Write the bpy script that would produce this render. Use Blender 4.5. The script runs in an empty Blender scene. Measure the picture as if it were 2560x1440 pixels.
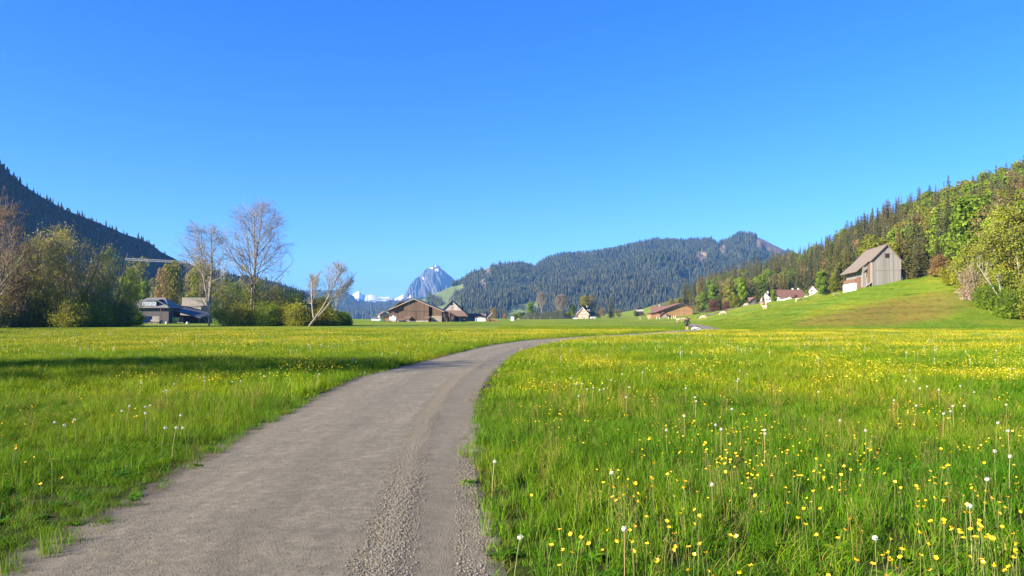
import bpy, math, random
import numpy as np
from mathutils import Vector, Matrix, Euler
SC = bpy.context.scene
COL = SC.collection
# ------------------------------------------------------------------ camera
F = 1900.0; PITCH = math.radians(2.35); CAMH = 1.6
cam = bpy.data.cameras.new('camera'); cam_o = bpy.data.objects.new('camera', cam); COL.objects.link(cam_o)
cam_o.location = (0, 0, CAMH); cam_o.rotation_euler = (math.radians(90) + PITCH, 0, 0)
cam.sensor_width = 36; cam.lens = F / 2560 * 36; cam.clip_start = 0.1; cam.clip_end = 60000
SC.camera = cam_o
SC.render.resolution_x = 1024; SC.render.resolution_y = 576
# ------------------------------------------------------------------ sky and sun
SUN_AZ = math.radians(26); SUN_EL = math.radians(24)       # from the left, a little behind the camera
S = Vector((-math.cos(SUN_AZ) * math.cos(SUN_EL), -math.sin(SUN_AZ) * math.cos(SUN_EL), math.sin(SUN_EL)))
W = bpy.data.worlds.new("World"); SC.world = W; W.use_nodes = True
nt = W.node_tree; nt.nodes.clear()
sky = nt.nodes.new('ShaderNodeTexSky'); sky.sky_type = 'NISHITA'; sky.sun_disc = False
sky.sun_elevation = SUN_EL; sky.sun_rotation = math.atan2(S.x, S.y) % (2 * math.pi)
sky.air_density = 1.0; sky.dust_density = 0.15; sky.ozone_density = 3.0; sky.altitude = 900
hs = nt.nodes.new('ShaderNodeHueSaturation'); hs.inputs['Saturation'].default_value = 1.3; hs.inputs['Value'].default_value = 1.0
bg = nt.nodes.new('ShaderNodeBackground'); bg.inputs['Strength'].default_value = 0.062
wo = nt.nodes.new('ShaderNodeOutputWorld')
nt.links.new(sky.outputs[0], hs.inputs['Color']); tint = nt.nodes.new('ShaderNodeMix'); tint.data_type = 'RGBA'; tint.blend_type = 'MULTIPLY'; tint.inputs[0].default_value = 1.0; tint.inputs[7].default_value = (0.58, 0.84, 1.38, 1)
nt.links.new(hs.outputs[0], tint.inputs[6]); nt.links.new(tint.outputs[2], bg.inputs['Color']); nt.links.new(bg.outputs[0], wo.inputs['Surface'])
sl = bpy.data.lights.new('sun', 'SUN'); sl.energy = 5.0; sl.angle = math.radians(0.5); sl.color = (1.0, 0.87, 0.66)
so = bpy.data.objects.new('sun', sl); COL.objects.link(so); so.location = (-60, -20, 60)
so.rotation_euler = (-S).to_track_quat('-Z', 'Y').to_euler()
SC.view_settings.view_transform = 'Standard'; SC.view_settings.look = 'None'
SC.view_settings.exposure = 1.82; SC.view_settings.gamma = 1.0
SC.cycles.max_bounces = 6; SC.cycles.transparent_max_bounces = 8; SC.cycles.volume_bounces = 0
# ------------------------------------------------------------------ helpers
rs = np.random.RandomState
def zpy(py, Y):
    return CAMH + Y * np.tan(PITCH + np.arctan((720 - np.asarray(py, float)) / F))
def P(px, py, Y):
    a = (px - 1280) / F; b = (720 - py) / F
    k = Y / (math.cos(PITCH) - b * math.sin(PITCH))
    return Vector((a * k, Y, CAMH + (math.sin(PITCH) + b * math.cos(PITCH)) * k))
def G(px, py, z=0.0):
    a = (px - 1280) / F; b = (720 - py) / F
    dz = math.sin(PITCH) + b * math.cos(PITCH); k = (z - CAMH) / dz
    return Vector((a * k, (math.cos(PITCH) - b * math.sin(PITCH)) * k, z))
def proj(x, y, z):
    z = z - CAMH; f = y * math.cos(PITCH) + z * math.sin(PITCH); v = -y * math.sin(PITCH) + z * math.cos(PITCH)
    return 1280 + F * x / f, 720 - F * v / f
def hashn(ix, iy, seed):
    h = (ix.astype(np.int64) * 374761393 + iy.astype(np.int64) * 668265263 + seed * 974634777) & 0x7fffffff
    h = ((h ^ (h >> 13)) * 1274126177) & 0x7fffffff
    return ((h ^ (h >> 16)) & 0xffff) / 65535.0
def vnoise(x, y, seed=0):
    x = np.asarray(x, float); y = np.asarray(y, float)
    ix = np.floor(x); iy = np.floor(y); fx = x - ix; fy = y - iy
    fx = fx * fx * (3 - 2 * fx); fy = fy * fy * (3 - 2 * fy)
    a = hashn(ix, iy, seed); b = hashn(ix + 1, iy, seed); c = hashn(ix, iy + 1, seed); d = hashn(ix + 1, iy + 1, seed)
    return (a * (1 - fx) + b * fx) * (1 - fy) + (c * (1 - fx) + d * fx) * fy
def fbm(x, y, o=4, seed=0, ridged=False):
    s = 0; a = 0.5; t = 0
    for i in range(o):
        n = vnoise(np.asarray(x) * 2 ** i + 17.3 * i, np.asarray(y) * 2 ** i - 9.1 * i, seed + i)
        if ridged: n = 1 - abs(2 * n - 1)
        s = s + a * n; t += a; a *= 0.5
    return s / t
def inpoly(px, py, poly):
    px = np.asarray(px); py = np.asarray(py); r = np.zeros(px.shape, bool); n = len(poly)
    for i in range(n):
        x1, y1 = poly[i]; x2, y2 = poly[(i + 1) % n]
        c = ((y1 > py) != (y2 > py)) & (px < (x2 - x1) * (py - y1) / ((y2 - y1) + 1e-9) + x1)
        r ^= c
    return r
def qmesh(name, V, Fc, mats=(), attrs=None, mi=None, smooth=False):
    """fast mesh from (N,3) verts and (M,k) faces"""
    V = np.asarray(V, np.float32).reshape(-1, 3); Fc = np.asarray(Fc, np.int32); k = Fc.shape[1]
    me = bpy.data.meshes.new(name); me.vertices.add(len(V)); me.vertices.foreach_set('co', V.ravel())
    me.loops.add(Fc.size); me.loops.foreach_set('vertex_index', Fc.ravel())
    me.polygons.add(len(Fc)); me.polygons.foreach_set('loop_start', np.arange(0, Fc.size, k, dtype=np.int32))
    try: me.polygons.foreach_set('loop_total', np.full(len(Fc), k, np.int32))
    except Exception: pass
    for m in mats: me.materials.append(m)
    if mi is not None: me.polygons.foreach_set('material_index', np.asarray(mi, np.int32))
    me.update(calc_edges=True)
    if smooth: me.polygons.foreach_set('use_smooth', np.ones(len(Fc), bool))
    for an, (dom, arr) in (attrs or {}).items():
        at = me.attributes.new(an, 'FLOAT', dom); at.data.foreach_set('value', np.asarray(arr, np.float32))
    return me
def link(name, data, parent=None, loc=None, rot=None):
    o = bpy.data.objects.new(name, data); COL.objects.link(o)
    if parent is not None: o.parent = parent
    if loc is not None: o.location = loc
    if rot is not None: o.rotation_euler = rot
    return o
def tag(o, label, cat, group=None, kind=None):
    if label: o['label'] = label
    if cat: o['category'] = cat
    if group: o['group'] = group
    if kind: o['kind'] = kind
    return o
def structure(o, label, cat):
    return tag(o, label, cat, kind='structure')
def thing(name, label, cat, loc, rz=0.0, group=None):
    o = link(name, None, loc=loc, rot=(0, 0, rz)); o.empty_display_size = 0.5
    return tag(o, label, cat, group)
# ------------------------------------------------------------------ materials
def N(nt, t, **kw):
    n = nt.nodes.new(t)
    for k, v in kw.items(): setattr(n, k, v)
    return n
def newmat(name):
    m = bpy.data.materials.new(name); m.use_nodes = True; nt = m.node_tree
    for n in list(nt.nodes):
        if n.type != 'OUTPUT_MATERIAL': nt.nodes.remove(n)
    out = [n for n in nt.nodes if n.type == 'OUTPUT_MATERIAL'][0]
    b = N(nt, 'ShaderNodeBsdfPrincipled'); nt.links.new(b.outputs[0], out.inputs['Surface'])
    return m, nt, b, out
def ramp(nt, fac, stops, interp='LINEAR'):
    r = N(nt, 'ShaderNodeValToRGB'); r.color_ramp.interpolation = interp
    e = r.color_ramp.elements
    while len(e) < len(stops): e.new(0.5)
    for i, (p, c) in enumerate(stops):
        e[i].position = p; e[i].color = (*c, 1)
    nt.links.new(fac, r.inputs[0]); return r.outputs[0]
def mixc(nt, fac, a, b, mode='MIX'):
    m = N(nt, 'ShaderNodeMix', data_type='RGBA', blend_type=mode)
    for s, v in ((m.inputs[0], fac), (m.inputs[6], a), (m.inputs[7], b)):
        if isinstance(v, (int, float)): s.default_value = v
        elif isinstance(v, tuple): s.default_value = (*v, 1)
        else: nt.links.new(v, s)
    return m.outputs[2]
def math_(nt, op, a, b=None, c=None):
    m = N(nt, 'ShaderNodeMath', operation=op)
    for i, v in enumerate((a, b, c)):
        if v is None: continue
        if isinstance(v, (int, float)): m.inputs[i].default_value = v
        else: nt.links.new(v, m.inputs[i])
    return m.outputs[0]
def noise(nt, vec, scale, detail=4, rough=0.6, dist=0.0):
    n = N(nt, 'ShaderNodeTexNoise'); n.inputs['Scale'].default_value = scale; n.inputs['Detail'].default_value = detail
    n.inputs['Roughness'].default_value = rough; n.inputs['Distortion'].default_value = dist
    if vec is not None: nt.links.new(vec, n.inputs['Vector'])
    return n.outputs['Fac']
def attr(nt, name):
    a = N(nt, 'ShaderNodeAttribute', attribute_name=name); return a.outputs['Fac']
def bump(nt, b, h, strength=0.3, dist=0.02):
    u = N(nt, 'ShaderNodeBump'); u.inputs['Strength'].default_value = strength; u.inputs['Distance'].default_value = dist
    nt.links.new(h, u.inputs['Height']); nt.links.new(u.outputs[0], b.inputs['Normal'])
def objvec(nt, scale=None):
    t = N(nt, 'ShaderNodeTexCoord').outputs['Object']
    if scale:
        m = N(nt, 'ShaderNodeMapping'); m.inputs['Scale'].default_value = scale; nt.links.new(t, m.inputs['Vector']); t = m.outputs[0]
    return t
def M_plain(name, col, rough=0.7, var=0.25, scale=3.0, metallic=0.0, bmp=0.1):
    m, nt, b, out = newmat(name); v = objvec(nt)
    n = noise(nt, v, scale, 5)
    c = mixc(nt, n, tuple(x * (1 - var) for x in col), tuple(min(1, x * (1 + var)) for x in col))
    nt.links.new(c, b.inputs['Base Color']); b.inputs['Roughness'].default_value = rough; b.inputs['Metallic'].default_value = metallic
    bump(nt, b, n, bmp, 0.02); return m
def M_boards(name, c1, c2, width=0.22, gap=0.05, rough=0.85, horizontal=False, stain=(0.3, 0.25, 0.2), stainamt=0.25):
    m, nt, b, out = newmat(name); v = objvec(nt)
    s = N(nt, 'ShaderNodeSeparateXYZ'); nt.links.new(v, s.inputs[0])
    k = s.outputs['Z'] if horizontal else math_(nt, 'ADD', s.outputs['X'], s.outputs['Y'])
    k = math_(nt, 'MULTIPLY', k, 1 / width)
    w = N(nt, 'ShaderNodeTexWhiteNoise', noise_dimensions='1D'); nt.links.new(math_(nt, 'FLOOR', k), w.inputs['W'])
    grain = noise(nt, objvec(nt, (9, 9, 0.7) if not horizontal else (0.7, 0.7, 9)), 1.0, 5, 0.7)
    c = mixc(nt, w.outputs['Value'], c1, c2)
    c = mixc(nt, math_(nt, 'MULTIPLY', grain, 0.55), c, tuple(x * 0.45 for x in c1))
    big = noise(nt, v, 0.35, 4); c = mixc(nt, math_(nt, 'MULTIPLY', big, stainamt), c, stain)
    fr = math_(nt, 'FRACT', k); g = math_(nt, 'LESS_THAN', fr, gap)
    c = mixc(nt, g, c, tuple(x * 0.25 for x in c1))
    nt.links.new(c, b.inputs['Base Color']); b.inputs['Roughness'].default_value = rough
    bump(nt, b, math_(nt, 'SUBTRACT', grain, g), 0.4, 0.01); return m
def M_tiles(name, c1, c2, course=0.35, rough=0.8):
    m, nt, b, out = newmat(name); v = objvec(nt); s = N(nt, 'ShaderNodeSeparateXYZ'); nt.links.new(v, s.inputs[0])
    zz = math_(nt, 'FRACT', math_(nt, 'MULTIPLY', s.outputs['Z'], 1 / course))
    n = noise(nt, objvec(nt, (4, 4, 7)), 1.0, 4, 0.8); big = noise(nt, v, 0.3, 3)
    c = mixc(nt, n, c1, c2); c = mixc(nt, math_(nt, 'MULTIPLY', big, 0.4), c, tuple(x * 0.6 for x in c1))
    c = mixc(nt, math_(nt, 'MULTIPLY', math_(nt, 'LESS_THAN', zz, 0.18), 0.35), c, tuple(x * 0.5 for x in c1))
    nt.links.new(c, b.inputs['Base Color']); b.inputs['Roughness'].default_value = rough; bump(nt, b, n, 0.3, 0.02); return m
def M_leaf(name, ca, cb, cc=None, trans=0.35, objvar=0.0, cobj=(0.1, 0.08, 0.03), rough=0.6, objcols=None):
    """ca..cb by leaf (attribute v); objcols: list of hues picked per tree"""
    m, nt, b, out = newmat(name); v = attr(nt, 'v')
    stops = [(0.0, ca), (0.75, cb)] + ([(1.0, cc)] if cc else [])
    c = ramp(nt, v, stops)
    if objcols:
        r = N(nt, 'ShaderNodeObjectInfo').outputs['Random']
        oc = ramp(nt, r, [(i / len(objcols), k) for i, k in enumerate(objcols)], 'CONSTANT')
        c = mixc(nt, 1.0, c, oc, 'MULTIPLY')
    nt.links.new(c, b.inputs['Base Color']); b.inputs['Roughness'].default_value = rough
    b.inputs['Specular IOR Level'].default_value = 0.25
    t = N(nt, 'ShaderNodeBsdfTranslucent'); nt.links.new(mixc(nt, 0.35, c, (0.35, 0.42, 0.03), 'MIX'), t.inputs['Color'])
    mx = N(nt, 'ShaderNodeMixShader'); mx.inputs[0].default_value = trans
    nt.links.new(b.outputs[0], mx.inputs[1]); nt.links.new(t.outputs[0], mx.inputs[2]); nt.links.new(mx.outputs[0], out.inputs['Surface'])
    return m
# ------------------------------------------------------------------ ground shape
# per image column: (distance, height) knots; 'p' entries give the height as seen (image row) at that distance
COLS = {
 -900: [(60,0),(130,.3),(200,.45),(260,.7),(400,1.0),(700,1.5),(1500,2)],
 850: [(60,0),(130,.3),(200,.45),(260,.7),(400,1.0),(700,1.5),(1500,2)],
 1250: [(60,0),(110,.1),(200,.45),(260,.7),(300,.9),(400,1.1),(700,1.8),(1500,3)],
 1460: [(60,0),(110,0),(200,.5),(300,1.1),(400,1.5),(520,1.9),(700,2.2),(1500,4)],
 1580: [(60,0),(110,0),(200,.5),(300,1.1),(400,1.6),(520,2.3),(700,4),(900,12),(1100,10),(1500,4)],
 1660: [(60,0),(110,0),(200,.25),(250,.8),(300,1.6),(420,2.0),(520,4),(700,12),(1000,24),(1500,6)],
 1740: [(60,0),(110,0),(203,0),(211,.5),(226,.35),(250,1.3),(275,'p790'),(300,3.2),(420,4.3),(600,14),(1000,'p735'),(1500,6)],
 1830: [(60,0),(110,0),(150,.3),(220,2.3),(285,'p771'),(320,5.8),(420,6),(600,20),(950,'p705'),(1500,8)],
 1900: [(100,0),(130,.3),(200,'p783'),(290,'p757'),(330,8.2),(430,8.5),(600,26),(900,'p678'),(1500,8)],
 1990: [(100,0),(125,.3),(200,'p765'),(270,'p745'),(320,9.0),(420,11),(600,37),(800,'p655'),(1500,10)],
 2100: [(98,0),(118,.4),(160,'p765'),(210,'p726'),(240,9.6),(300,11),(420,30),(650,'p628'),(1500,10)],
 2160: [(95,0),(115,.4),(150,'p765'),(183,'p716'),(230,10.2),(290,14),(400,36),(600,'p600'),(1500,10)],
 2250: [(95,0),(112,.3),(145,'p762'),(175,'p703'),(230,11.6),(280,18),(400,44),(520,'p565'),(1400,10)],
 2330: [(95,0),(110,.3),(140,'p760'),(170,'p690'),(200,12.5),(260,20),(400,52),(480,'p550'),(1300,10)],
 2400: [(95,0),(110,.5),(135,'p755'),(158,'p688'),(200,15),(260,27),(400,57),(450,'p530'),(1300,10)],
 2560: [(95,0),(108,.5),(125,'p785'),(150,7),(200,18),(260,33),(370,62),(420,'p475'),(1200,10)],
 3400: [(95,0),(108,.5),(125,1.5),(150,7),(200,20),(260,36),(370,66),(420,72),(1200,10)],
}
_pxs = np.arange(-900, 3401, 20.0); _ys = np.arange(0, 1502.5, 2.5)
def _build():
    ks = sorted(COLS); T = []
    for k in ks:
        ya = [0]; za = [0]
        for y, z in COLS[k]:
            if isinstance(z, str): z = float(zpy(float(z[1:]), y))
            ya.append(y); za.append(z)
        T.append(np.interp(_ys, ya, za))
    T = np.array(T); Z = np.array([np.interp(_pxs, ks, T[:, j]) for j in range(len(_ys))]).T
    def sm(A, r, ax):
        w = np.exp(-0.5 * (np.arange(-3 * r, 3 * r + 1) / r) ** 2); w /= w.sum()
        return np.apply_along_axis(lambda v: np.convolve(np.pad(v, 3 * r, 'edge'), w, 'valid'), ax, A)
    return sm(sm(Z, 1, 0), 2, 1)
_Z = _build()
def Hn(x, y):
    x = np.asarray(x, float); y = np.asarray(y, float)
    px = 1280 + F * x / np.maximum(y, 5); i = np.clip((px + 900) / 20, 0, len(_pxs) - 1.001); j = np.clip(y / 2.5, 0, len(_ys) - 1.001)
    i0 = i.astype(int); j0 = j.astype(int); a = i - i0; b = j - j0
    z = (_Z[i0, j0] * (1 - a) + _Z[i0 + 1, j0] * a) * (1 - b) + (_Z[i0, j0 + 1] * (1 - a) + _Z[i0 + 1, j0 + 1] * a) * b
    m = np.clip((z - 0.3) / 2, 0, 1) * np.clip((500 - y) / 150, 0, 1)
    z = z + m * (0.13 * np.sin(z * 5.5 + 3 * vnoise(x / 14, y / 14, 3)) + 1.3 * (fbm(x / 22, y / 22, 4, 5) - 0.5))
    far = np.clip((y - 330) / 200, 0, 1) * np.clip((z - 10) / 25, 0, 1)
    z = z + far * 9 * (fbm(x / 70, y / 70, 3, 9) - 0.5)
    return z
def H(x, y): return float(Hn(np.array([x]), np.array([y]))[0])
def base(px, Y):
    x = (px - 1280) / F * Y; return Vector((x, Y, H(x, Y)))
# ------------------------------------------------------------------ path line
PY = [-12, 0, 4.7, 7.56, 12.56, 20.7, 28.4, 37, 49, 58.5, 66, 76, 84, 100, 117, 140, 170, 203, 235, 262, 285, 300, 312]
PL = [-2.5, -2.75, -3.1, -3.5, -3.95, -4.1, -3.35, -2.5, -0.8, 1.5, 4.9, 9.9, 13.8, 20.8, 27.8, 33.3, 39.3, 45.9, 53.5, 64.5, 80.5, 92, 102]
PR = [0.5, 0.2, -0.12, -0.38, -0.68, -0.75, -0.4, 0.35, 2.05, 4.5, 8.5, 13.9, 17.8, 24.9, 31.8, 37.0, 42.8, 49.3, 57.5, 69, 85.5, 98, 110]
_py = np.arange(-12, 312.1, 0.5)
def _s(a, r=3):
    w = np.exp(-0.5 * (np.arange(-3 * r, 3 * r + 1) / r) ** 2); w /= w.sum(); return np.convolve(np.pad(a, 3 * r, 'reflect', reflect_type='odd'), w, 'valid')
_pl = _s(np.interp(_py, PY, PL), 5); _pr = _s(np.interp(_py, PY, PR), 5)
def pathx(y): return np.interp(y, _py, _pl), np.interp(y, _py, _pr)
def pathdist(x, y):
    """signed distance outside the path edges (positive outside)"""
    l, r = pathx(y); s = np.where(y > 52, 0.88, 1.0); return np.maximum(l - x, x - r) * s
# ------------------------------------------------------------------ ground sheet
FORX = [1640, 1700, 1740, 1830, 1900, 1990, 2100, 2190, 2250, 2330, 2370, 2400, 2440, 2500, 2560, 3400]
FORY = [700, 520, 440, 400, 420, 420, 262, 236, 222, 200, 180, 162, 150, 136, 128, 120]
def forest_front(px): return np.interp(px, FORX, FORY)
def make_ground():
    rows = np.concatenate([np.arange(-80, 0, 4), np.arange(0, 60, 1.0), np.arange(60, 340, 2.0), np.arange(340, 700, 6.0), np.arange(700, 1500, 20.0), [1500.0]])
    u = np.concatenate([np.linspace(-1.5, -0.8, 20)[:-1], np.linspace(-0.8, 0.8, 340), np.linspace(0.8, 1.5, 20)[1:]])
    YY, UU = np.meshgrid(rows, u, indexing='ij'); WW = np.sqrt(np.maximum(YY, 0) ** 2 + 45.0 ** 2)
    XX = UU * WW; ZZ = Hn(XX, YY)
    d = pathdist(XX, YY); ZZ = ZZ - np.where((YY > 100) & (d < 1.5) & (YY < 316), 0.10, 0.0) - np.where((YY > 1300), 20 * (YY - 1300) / 200, 0)
    nr, nc = XX.shape; idx = np.arange(nr * nc).reshape(nr, nc)
    Fc = np.stack([idx[:-1, :-1], idx[:-1, 1:], idx[1:, 1:], idx[1:, :-1]], -1).reshape(-1, 4)
    px, py = proj(XX, np.maximum(YY, 1), ZZ)
    dry = np.clip(1 - (((XX - .49 * YY) / (.125 * YY)) ** 2 + ((YY - 134) / 21) ** 2), 0, 1) ** 0.5
    dry = np.where((YY > 100) & (YY < 175), dry, 0)
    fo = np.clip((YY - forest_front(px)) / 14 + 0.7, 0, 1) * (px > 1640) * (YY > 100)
    lush = np.clip((YY - 95 - 14 * fbm(XX / 16, YY / 16, 3, 4)) / 6, 0, 1)
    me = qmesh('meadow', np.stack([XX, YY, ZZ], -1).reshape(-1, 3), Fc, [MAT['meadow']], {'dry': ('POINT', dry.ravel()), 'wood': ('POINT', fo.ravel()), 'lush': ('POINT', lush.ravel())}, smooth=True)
    structure(link('meadow', me), 'green flowering meadow spreading across the valley floor and up the hillside', 'meadow')
def path_strip(name, ys, label):
    n = 25; t = np.linspace(0, 1, n); l, r = pathx(ys)
    ragged = 0.16 * (fbm(ys / 0.5, ys * 0, 3, 41) - 0.5) + 0.26 * (fbm(ys / 4, ys * 0, 2, 44) - 0.5)
    ragged2 = 0.18 * (fbm(ys / 0.5, ys * 0, 3, 51) - 0.5) + 0.26 * (fbm(ys / 4, ys * 0, 2, 54) - 0.5)
    l = l - 0.12 + ragged; r = r + 0.12 + ragged2
    X = l[:, None] * (1 - t) + r[:, None] * t; Y = np.repeat(ys[:, None], n, 1)
    lift = np.where(Y > 100, 0.03, 0.004)
    Z = Hn(X, Y) + lift + 0.035 * (1 - (2 * t - 1) ** 2)[None, :] + 0.014 * (fbm(X / 0.5, Y / 0.9, 3, 6) - 0.5)
    idx = np.arange(len(ys) * n).reshape(len(ys), n)
    Fc = np.stack([idx[:-1, :-1], idx[:-1, 1:], idx[1:, 1:], idx[1:, :-1]], -1).reshape(-1, 4)
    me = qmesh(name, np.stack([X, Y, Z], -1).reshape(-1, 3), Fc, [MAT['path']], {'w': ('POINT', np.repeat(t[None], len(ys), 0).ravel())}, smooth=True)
    structure(link(name, me), label, 'path')
def make_path():
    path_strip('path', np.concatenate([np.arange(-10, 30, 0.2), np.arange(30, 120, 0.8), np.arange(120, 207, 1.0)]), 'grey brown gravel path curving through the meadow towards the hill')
    path_strip('farm_track', np.arange(256, 312, 1.0), 'pale farm track climbing along the crest past the cows')
# ------------------------------------------------------------------ mountains
class Mountain:
    def __init__(s, name, sky, foot, n, m, prof, amp, nscale, mat, label, seed=0, vert=1.0, back=0.5, masks=None, jag=0.0, lip=None, cat='mountain'):
        sx = [a[0] for a in sky]; px = np.linspace(sx[0], sx[-1], n); py = np.interp(px, sx, [a[1] for a in sky])
        Yr = np.interp(px, sx, [a[2] for a in sky]); fx = [a[0] for a in foot]
        Yf = np.interp(px, fx, [a[1] for a in foot]); zf = np.interp(px, fx, [a[2] for a in foot])
        py = py + jag * (fbm(px / 9, px * 0, 4, seed + 70) - 0.5)
        t = np.linspace(0, 1, m); tb = np.linspace(1, 1 + back, m // 4 + 1)[1:]
        zr = zpy(py, Yr)
        T = np.concatenate([t, tb]); A = np.minimum(T, 1)
        Y = Yf[:, None] + (Yr - Yf)[:, None] * T[None]
        pr = np.where(T <= 1, prof(A), 1 - ((T - 1) / back) * 0.9)
        Z = zf[:, None] + (zr - zf)[:, None] * pr[None]
        U = ((px - 1280) / F)[:, None] * np.ones_like(T)[None]
        X = U * Y
        env = np.sin(np.pi * np.clip(T, 0, 1)) ** 0.7; env = np.where(T > 1, 0.3, env)
        nx = X / nscale; ny = (Y + Z * 0.6) / (nscale * vert)
        rn = fbm(nx, ny, 5, seed, True) - 0.55
        Z = Z + (zr - zf)[:, None] * amp * rn * env[None]
        # keep the drawn skyline: nothing in front may rise above it
        lim = CAMH + (zr - CAMH)[:, None] / Yr[:, None] * Y * 0.995
        Z = np.where((T < 1)[None], np.minimum(Z, lim), Z)
        s.X, s.Y, s.Z, s.m, s.n = X, Y, Z, m, n
        K = len(T); idx = np.arange(n * K).reshape(n, K)
        Fc = np.stack([idx[:-1, :-1], idx[1:, :-1], idx[1:, 1:], idx[:-1, 1:]], -1).reshape(-1, 4)
        ppx, ppy = proj(X, Y, Z); at = {}
        for k, f in (masks or {}).items(): at[k] = ('POINT', np.asarray(f(ppx, ppy, X, Y, Z), float).ravel())
        me = qmesh(name, np.stack([X, Y, Z], -1).reshape(-1, 3), Fc, [mat], at, smooth=True)
        s.o = structure(link(name, me), label, cat)
    def sample(s, cnt, seed, tmax=1.0):
        r = rs(seed); i = r.rand(cnt * 4) * (s.n - 1.001); j = r.rand(cnt * 4) * ((s.m - 1) * tmax - 0.01)
        i0 = i.astype(int); j0 = j.astype(int); a = i - i0; b = j - j0
        L = lambda A: (A[i0, j0] * (1 - a) + A[i0 + 1, j0] * a) * (1 - b) + (A[i0, j0 + 1] * (1 - a) + A[i0 + 1, j0 + 1] * a) * b
        x, y, z = L(s.X), L(s.Y), L(s.Z)
        w = np.hypot(s.X[i0 + 1, j0] - s.X[i0, j0], 0) * np.hypot(s.Y[i0, j0 + 1] - s.Y[i0, j0], s.Z[i0, j0 + 1] - s.Z[i0, j0])
        k = r.rand(len(w)) < w / np.percentile(w, 90); sel = np.where(k)[0][:cnt]
        return np.stack([x[sel], y[sel], z[sel]], -1)
POLY_MEADOW = [[(985,800),(1010,772),(1042,749),(1076,732),(1113,719),(1155,711),(1162,716),(1140,727),(1124,740),(1120,755),(1140,752),(1152,757),(1150,766),(1128,776),(1100,800)],
               [(1255,797),(1270,775),(1292,760),(1312,757),(1326,770),(1326,800)], [(860,800),(925,784),(960,772),(990,766),(1000,800)], [(1330,765),(1335,752),(1350,760),(1350,770)]]
POLY_COPSE = [[(1064,742),(1084,736),(1104,741),(1112,758),(1096,768),(1072,765),(1064,755)]]
POLY_SCREE = [[(1882,593),(1905,590),(1940,606),(1975,623),(1940,634),(1915,624),(1893,612)], [(1735,632),(1765,630),(1772,645),(1748,650)], [(1796,614),(1812,612),(1816,626),(1802,630)], [(1205,662),(1226,660),(1228,680),(1212,684)], [(1198,700),(1212,698),(1216,720),(1204,724)]]
def m_any(polys):
    def f(px, py, *a):
        j = px + 8 * (vnoise(px / 6, py / 6, 3) - .5); k = py + 5 * (vnoise(px / 5, py / 5, 8) - .5)
        r = np.zeros(px.shape, bool)
        for p in polys: r |= inpoly(j, k, p)
        return r
    return f
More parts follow.
